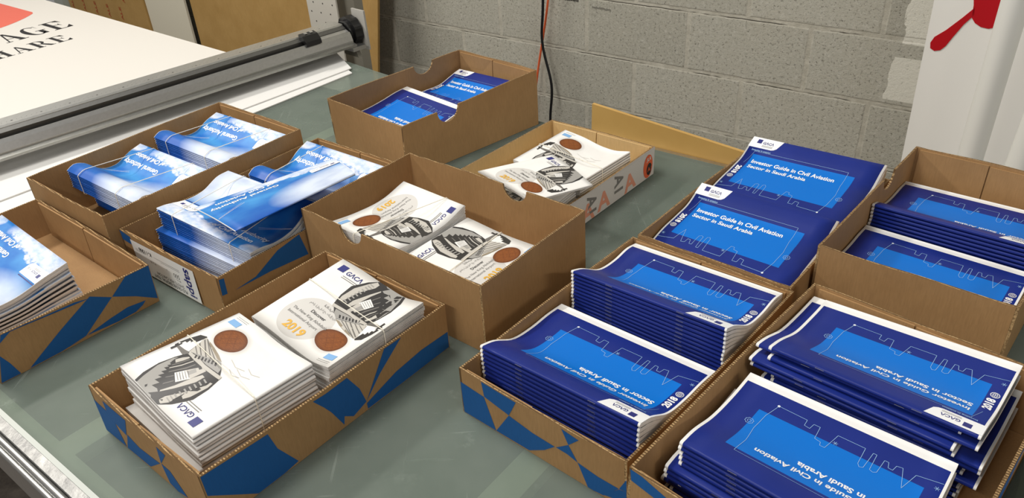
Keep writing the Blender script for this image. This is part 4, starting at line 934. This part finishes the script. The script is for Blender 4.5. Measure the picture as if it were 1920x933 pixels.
for k in range(5):
    for r_ in range(4):
        x0, z0 = -5.36+k*.15+(.075 if r_ % 2 else 0), -.42+r_*.11
        for t_ in text2d('ALE', 0, 0, .05, PI/2, .02): g.face([T(2.2738, x0+x, z0+y*1.6) for x, y in t_], 0)
part(g, 'red_stencil', plain('red_stencil_ink', sr(176,76,34), .6), bxr); tag(bxr, 'brown carton with red stencilled marks behind the poster', 'carton')
g = MB(); g.box((2.27, -5.62, FL+.001), (2.33, -5.50, .6), 0, TM); o = part(g, 'pale_post', M['rail']); tag(o, 'pale narrow post standing left of the stencilled carton', 'post')
# perforated metal panel by the cutter
pf = empty('perforated_panel', T(1.80, -2.26, FL))
g = MB(); g.box((1.80, -2.365, FL+.001), (1.806, -2.205, .5), 0, TM); part(g, 'sheet', plain('pale_grey_paint', sr(196,192,182), .5), pf)
g = MB()
for k in range(9):
    for r_ in range(12):
        g.face([T(1.7994, -2.345+k*.034*.5+(.017 if r_ % 2 else 0)*1.0+(0)+.0028*math.cos(a)+k*.0, -.02+r_*.034+.0028*math.sin(a)) for a in np.linspace(0, 2*PI, 8, endpoint=False)], 0) if k % 3 == 0 else None
part(g, 'holes', M['black_ink'], pf); tag(pf, 'pale perforated metal panel standing behind the cutter knob', 'panel')
g = MB(); g.box((1.86, -2.28, FL+.001), (1.90, -2.18, .5), 0, TM); o = part(g, 'grey_post', M['grey_paint']); tag(o, 'grey metal post behind the cutter knob', 'post')
# ------------------------------------------------------------------ cutter bar
cut = empty('cutter_bar', T(1.50, -1.80, 0))
R0 = T(.636, -2.114, 0); R1 = T(1.687, -2.009, 0); dl = (R1-R0).normalized(); wl = Vector((dl.y, -dl.x, 0))
if wl.dot(VT) < 0: wl = -wl
Lr = (R1-R0).length-.070
def K(l, w, z): return R0+dl*l+wl*w*1.08+Vector((0, 0, max(.0006, .100+(z-.150)*1.08) if z > .002 else .0006))
def sweep(name, prof, l0, l1, mat, root=cut, smooth=False):
    g = MB(); a = [K(l0, w, z) for w, z in prof]; g.prism(a, dl*(l1-l0)); return part(g, name, mat, root, smooth)
sweep('top_plate', [(0,.094), (0,.150), (.050,.150), (.053,.146), (.053,.094)], -.45, Lr, metal('satin_aluminium', sr(206,206,202), .4))
sweep('sloped_face', [(.0532,.094), (.0532,.145), (.066,.139), (.066,.094)], -.45, Lr, M['alu_dark'])
sweep('cutter_slot', [(.0662,.094), (.0662,.119), (.079,.119), (.079,.094)], -.45, Lr-.13, M['blackr'])
sweep('slot_fill', [(.0662,.094), (.0662,.137), (.079,.132), (.079,.094)], Lr-.129, Lr, M['alu'])
sweep('front_face', [(.0792,.094), (.0792,.1315), (.083,.132), (.0885,.124), (.0945,.108), (.0945,.094)], -.45, Lr, M['alu'])
sweep('lower_plate', [(.0947,.094), (.0947,.103), (.110,.100), (.110,.094)], -.45, Lr, metal('lower_satin', sr(170,170,166), .42))
g = MB()
for k in range(130):
    l = -.40+k*.0115; big = k % 6 == 0; s = .0022 if big else .0009
    if l < Lr-.01: g.face([K(l-s, .036-s*.6, .1504), K(l+s, .036-s*.6, .1504), K(l+s, .036+s*.6, .1504), K(l-s, .036+s*.6, .1504)], 0)
    if l < Lr-.01:
        f_ = lambda dx, dy: K(l+dx, .1025+dy, .1018-(.1025+dy-.0947)*.19+.0003+.0003)
        g.face([f_(-s, -s*.6), f_(s, -s*.6), f_(s, s*.6), f_(-s, s*.6)], 0)
part(g, 'scale_marks', M['black_ink'], cut)
g = MB(); g.prism([K(Lr-.165, .055, .145), K(Lr-.165, .090, .128), K(Lr-.165, .088, .140), K(Lr-.165, .074, .154), K(Lr-.165, .056, .158)], dl*.055)
cg = part(g, 'cutter_carriage', M['black'], cut, label='black sliding cutter head')
g = MB()
for k in range(2):
    g.prism([K(Lr-.150+.02*k, .060, .1585), K(Lr-.140+.02*k, .060, .1585), K(Lr-.140+.02*k, .068, .1565), K(Lr-.150+.02*k, .068, .1565)], (0, 0, .0012))
part(g, 'screw', M['alu'], cut)
kc = K(Lr+.012, .050, .122); g = MB()
def kdisc(g, l0, l1, r, m=0, ribs=0):
    n = 40; ra = [r*(1-(.05 if ribs and k % 4 < 2 else 0)) for k in range(n)]
    P = lambda l, k: kc+dl*l+wl*ra[k % n]*1.08*math.cos(2*PI*k/n)+Vector((0,0,1.08))*ra[k % n]*math.sin(2*PI*k/n)
    for k in range(n): g.face([P(l0, k), P(l0, k+1), P(l1, k+1), P(l1, k)], m)
    g.face([P(l0, k) for k in range(n)][::-1], m); g.face([P(l1, k) for k in range(n)], m)
kdisc(g, .002, .030, .046, 0, 1); kdisc(g, -.008, .0025, .036); part(g, 'knob', M['black'], cut)
g = MB(); kdisc(g, -.0095, -.0078, .007); part(g, 'knob_screw', M['alu'], cut)
g = MB(); g.prism([K(Lr-.02, .02, .0935), K(Lr-.02, .115, .0935), K(Lr-.02, .115, .082), K(Lr-.02, .02, .082)], dl*.05); part(g, 'end_foot', M['alu'], cut)
g = MB(); g.prism([K(Lr+.004, .035, .0815), K(Lr+.004, .092, .0815), K(Lr+.004, .104, .001), K(Lr+.004, .035, .001)], dl*.014); part(g, 'end_bracket', M['grey_paint'], cut)
g = MB(); g.prism([K(Lr+.046, .045, .185), K(Lr+.046, .104, .185), K(Lr+.046, .108, .072), K(Lr+.046, .045, .072)], dl*.006); part(g, 'end_plate', M['pale_paint'], cut, label='pale plate behind the knob')
g = MB(); g.prism([K(-.44, .04, .0935), K(-.44, .10, .0935), K(-.44, .10, .0005), K(-.44, .04, .0005)], dl*.012); part(g, 'end_bracket', M['alu_dark'], cut)
tag(cut, 'long grey aluminium cutter bar with a black end knob across the table', 'cutter bar')
# sheets running under the bar
def paper(name, cs_, th, fz, mat, n=26):
    g = MB(); P = lambda i, j: T(*[sum(w*q[c] for w, q in zip(((1-i)*(1-j), i*(1-j), (1-i)*j, i*j), cs_)) for c in (0, 1)], 0)
    V = [[P(i/n, j/n)+Vector((0,0,fz(i/n, j/n))) for j in range(n+1)] for i in range(n+1)]
    for s_, o_ in ((0, 0), (1, th)):
        for i in range(n):
            for j in range(n):
                q = [V[i][j], V[i+1][j], V[i+1][j+1], V[i][j+1]]; g.face([p+Vector((0,0,o_)) for p in q], 0)
    up = Vector((0,0,th))
    for i in range(n):
        for j in (0, n): g.face([V[i][j], V[i+1][j], V[i+1][j]+up, V[i][j]+up], 0)
        for j in (0, n): g.face([V[j][i], V[j][i+1], V[j][i+1]+up, V[j][i]+up], 0)
    return part(g, name, mat, None, True)
def ease(t): t = min(1, max(0, t)); return t*t*(3-2*t)
PW = plain('bright_white_sheet', sr(226,226,224), .55)
o = paper('white_foam_sheet', [(.30,-1.800), (1.492,-1.806), (.30,-2.112), (1.62,-2.112)], .003, lambda i, j: .0006, PW); tag(o, 'large white sheet lying lowest under the cutter bar on the glass', 'sheet', 'white sheets under the cutter bar')
o = paper('white_foam_sheet', [(.30,-1.875), (1.515,-1.834), (.30,-2.110), (1.655,-2.108)], .003, lambda i, j: .0042, PW); tag(o, 'white sheet lying upper of the two under the cutter bar', 'sheet', 'white sheets under the cutter bar')
o = paper('white_foam_sheet', [(.30,-2.030), (1.610,-2.024), (.30,-2.106), (1.63,-2.104)], .0016, lambda i, j: .034-.014*j+.0012*math.sin(7*i+1)*(1-j), PW, 24); tag(o, 'curled white sheet rising close under the front lip of the cutter bar', 'sheet', 'white sheets under the cutter bar')
bt = empty('poster_bed', T(.8, -3.3, FL))
g = MB(); g.prism([T(.1945, -4.6, -.03), T(.1945, -2.175, -.03), T(1.395, -2.175, -.03), T(1.46, -4.6, -.03)], (0, 0, .03)); part(g, 'bed_top', plain('pale_bed_board', sr(200,198,192), .6), bt)
for a_ in (.25, 1.34):
    for b_ in (-4.5, -2.24):
        g = MB(); g.box((a_-.03, b_-.03, FL+.001), (a_+.03, b_+.03, -.031), 0, TM); part(g, 'leg', M['rail'], bt)
tag(bt, 'separate pale bed table carrying the poster, left of the cutter bar', 'table')
PZ = .0055
def pk(a, b): return a*1.068, b*1.068
po = MB(); po.prism([T(.20, -4.55, .0008), T(.20, -2.13, .0008), T(1.412, -2.13, .0008), T(1.504, -4.55, .0008)], (0, 0, .0045), 0)
def flat(g, polys, m=0, z=.0057):
    for p in polys:
        q = [T(*pk(x, y), z) for x, y in p]
        if (q[1]-q[0]).cross(q[2]-q[0]).z < 0: q = q[::-1]
        g.face(q, m)
def R_(x0, y0, x1, y1): return [(x0, y0), (x1, y0), (x1, y1), (x0, y1)]
def serif(ch):   # heavy-and-thin display capitals on a unit square
    s = .045; k = .24
    if ch == 'T': return [R_(.38, 0, .62, 1), R_(.26, 0, .74, s), R_(0, 1-s, 1, 1), [(0, 1-s), (.03, .72), (.06, 1-s)], [(1, 1-s), (.97, .72), (.94, 1-s)]]
    if ch == 'A': return [[(.44, 1), (.56, 1), (.93, 0), (.67, 0)], [(.44, 1), (.50, .93), (.17, 0), (.11, 0)], R_(.24, .32, .74, .36), R_(0, 0, .30, s), R_(.56, 0, 1.04, s)]
    if ch == 'E': return [R_(.12, 0, .12+k, 1), R_(0, 0, .9, s), R_(0, 1-s, .86, 1), R_(.3, .49, .66, .53), [(.9, 0), (.94, .30), (.62, s)], [(.86, 1), (.90, .72), (.6, 1-s)], [(.66, .36), (.66, .66), (.58, .51)]]
    if ch == 'H': return [R_(.12, 0, .12+k, 1), R_(.66, 0, .66+k, 1), R_(.3, .48, .7, .53), R_(0, 0, .46, s), R_(0, 1-s, .46, 1), R_(.56, 0, 1.02, s), R_(.56, 1-s, 1.02, 1)]
    if ch == 'R':
        o = [R_(.10, 0, .10+k, 1), R_(0, 0, .46, s), R_(0, 1-s, .5, 1), R_(.3, .48, .55, .52)]
        for q in range(8):
            a, b = -PI/2+PI*q/8, -PI/2+PI*(q+1)/8
            o.append([(.5+.32*math.cos(a), .74+.26*math.sin(a)), (.5+.32*math.cos(b), .74+.26*math.sin(b)), (.5+.12*math.cos(b), .74+.21*math.sin(b)), (.5+.12*math.cos(a), .74+.21*math.sin(a))])
        return o+[[(.46, .48), (.66, .48), (1.0, 0), (.74, 0)], R_(.74, 0, 1.05, s)]
    if ch in 'GCS':
        o = []
        for q in range(20):
            a, b = math.radians(50+q*13.5), math.radians(50+(q+1)*13.5)
            def rr(t_): w = .05+.10*(abs(math.cos(t_)) if math.cos(t_) < 0 else .3*abs(math.cos(t_))); return w
            f = lambda t_, e: (.48+(.46-e)*math.cos(t_), .5+(.52-e*.5)*math.sin(t_))
            o.append([f(a, 0), f(b, 0), f(b, rr(b)*1.7), f(a, rr(a)*1.7)])
        return o+[R_(.64, .02, .64+k, .42), R_(.52, .40, 1., .44), [(.80, .98), (.84, .98), (.84, .66)]]
    return []
def line_serif(txt, right, base, h, pitch, wd):
    for n, ch in enumerate(reversed(txt)):
        x0 = right-wd-n*pitch
        flat(po, [[(x0+x*wd, base-y*h) for x, y in p] for p in serif(ch)], 1)
line_serif('TAGE', 1.248, -2.985, .135, .083, .072)
line_serif('SHARE', 1.160, -2.815, .092, .066, .056)
pts = [(min(x, 1.257), y) for x, y in [(.95+.425*math.cos(t_), -3.62+.425*math.sin(t_)) for t_ in np.linspace(-2.6, 1.75, 60)]]
flat(po, [pts], 2)
o = po.build('poster', [plain('poster_paper', sr(222,219,213), .55), M['black_ink'], plain('poster_red', sr(226,110,92), .5)], weld=False); tag(o, 'white poster with red emblem and black serif lettering, behind the cutter bar', 'poster')
# white roll at the right front corner
g = MB(); g.tube([T(.70, .097, .0305), T(.93, .097, .0305)], .030, 26); o = part(g, 'paper_roll', M['paper'], None, True); tag(o, 'white paper roll just beyond the front right tray', 'roll')
# ------------------------------------------------------------------ camera
Rv = Vector((0.998104142141928, -0.032490381977782784, -0.05227328684963124)); Uv = Vector((0.06154771676614871, 0.5268885108283058, 0.8477029997103963))
Fv = Vector((0.0, 0.8493131767705409, -0.5278893139323166))
cam = bpy.data.cameras.new('camera'); co = bpy.data.objects.new('camera', cam); C.objects.link(co)
cam.sensor_width = 36; cam.sensor_fit = 'HORIZONTAL'; cam.lens = 1466.7105755753719/1920*36; cam.clip_start = .02
co.matrix_world = Matrix(((Rv.x, Uv.x, -Fv.x, 0), (Rv.y, Uv.y, -Fv.y, 0), (Rv.z, Uv.z, -Fv.z, .77394251), (0, 0, 0, 1)))
bpy.context.scene.camera = co
# ------------------------------------------------------------------ light: fluorescent strips overhead and soft bounce
def strip(name, a, b, z, size, sy, power, col, aim, ang=0):
    l = bpy.data.lights.new(name, 'AREA'); l.shape = 'RECTANGLE'; l.size = size; l.size_y = sy; l.energy = power; l.color = col
    o = bpy.data.objects.new(name, l); C.objects.link(o); p = T(a, b, z); o.location = p
    d = (T(*aim)-p).normalized(); o.rotation_euler = d.to_track_quat('-Z', 'Y').to_euler(); return o
strip('ceiling_strip', .35, -4.3, 3.0, 1.8, .16, 95, (1, .95, .87), (1.0, -.8, 0))
strip('ceiling_strip', .5, -1.7, 3.1, 1.8, .16, 52, (1, .96, .90), (.8, -1.2, 0))
strip('ceiling_strip', -2.2, -.9, 2.9, 1.6, .16, 50, (1, .96, .90), (.8, -.7, 0))
strip('ceiling_strip', -.6, 2.6, 2.4, 1.2, .10, 26, (1, .96, .90), (2.2, -.2, .1))
w = bpy.data.worlds.new('world'); bpy.context.scene.world = w; w.use_nodes = True
w.node_tree.nodes['Background'].inputs[0].default_value = (1, .97, .93, 1); w.node_tree.nodes['Background'].inputs[1].default_value = .23
vs = bpy.context.scene.view_settings
vs.view_transform = 'Standard'; vs.look = 'None'; vs.gamma = 1; vs.exposure = 0.0; vs.use_curve_mapping = False
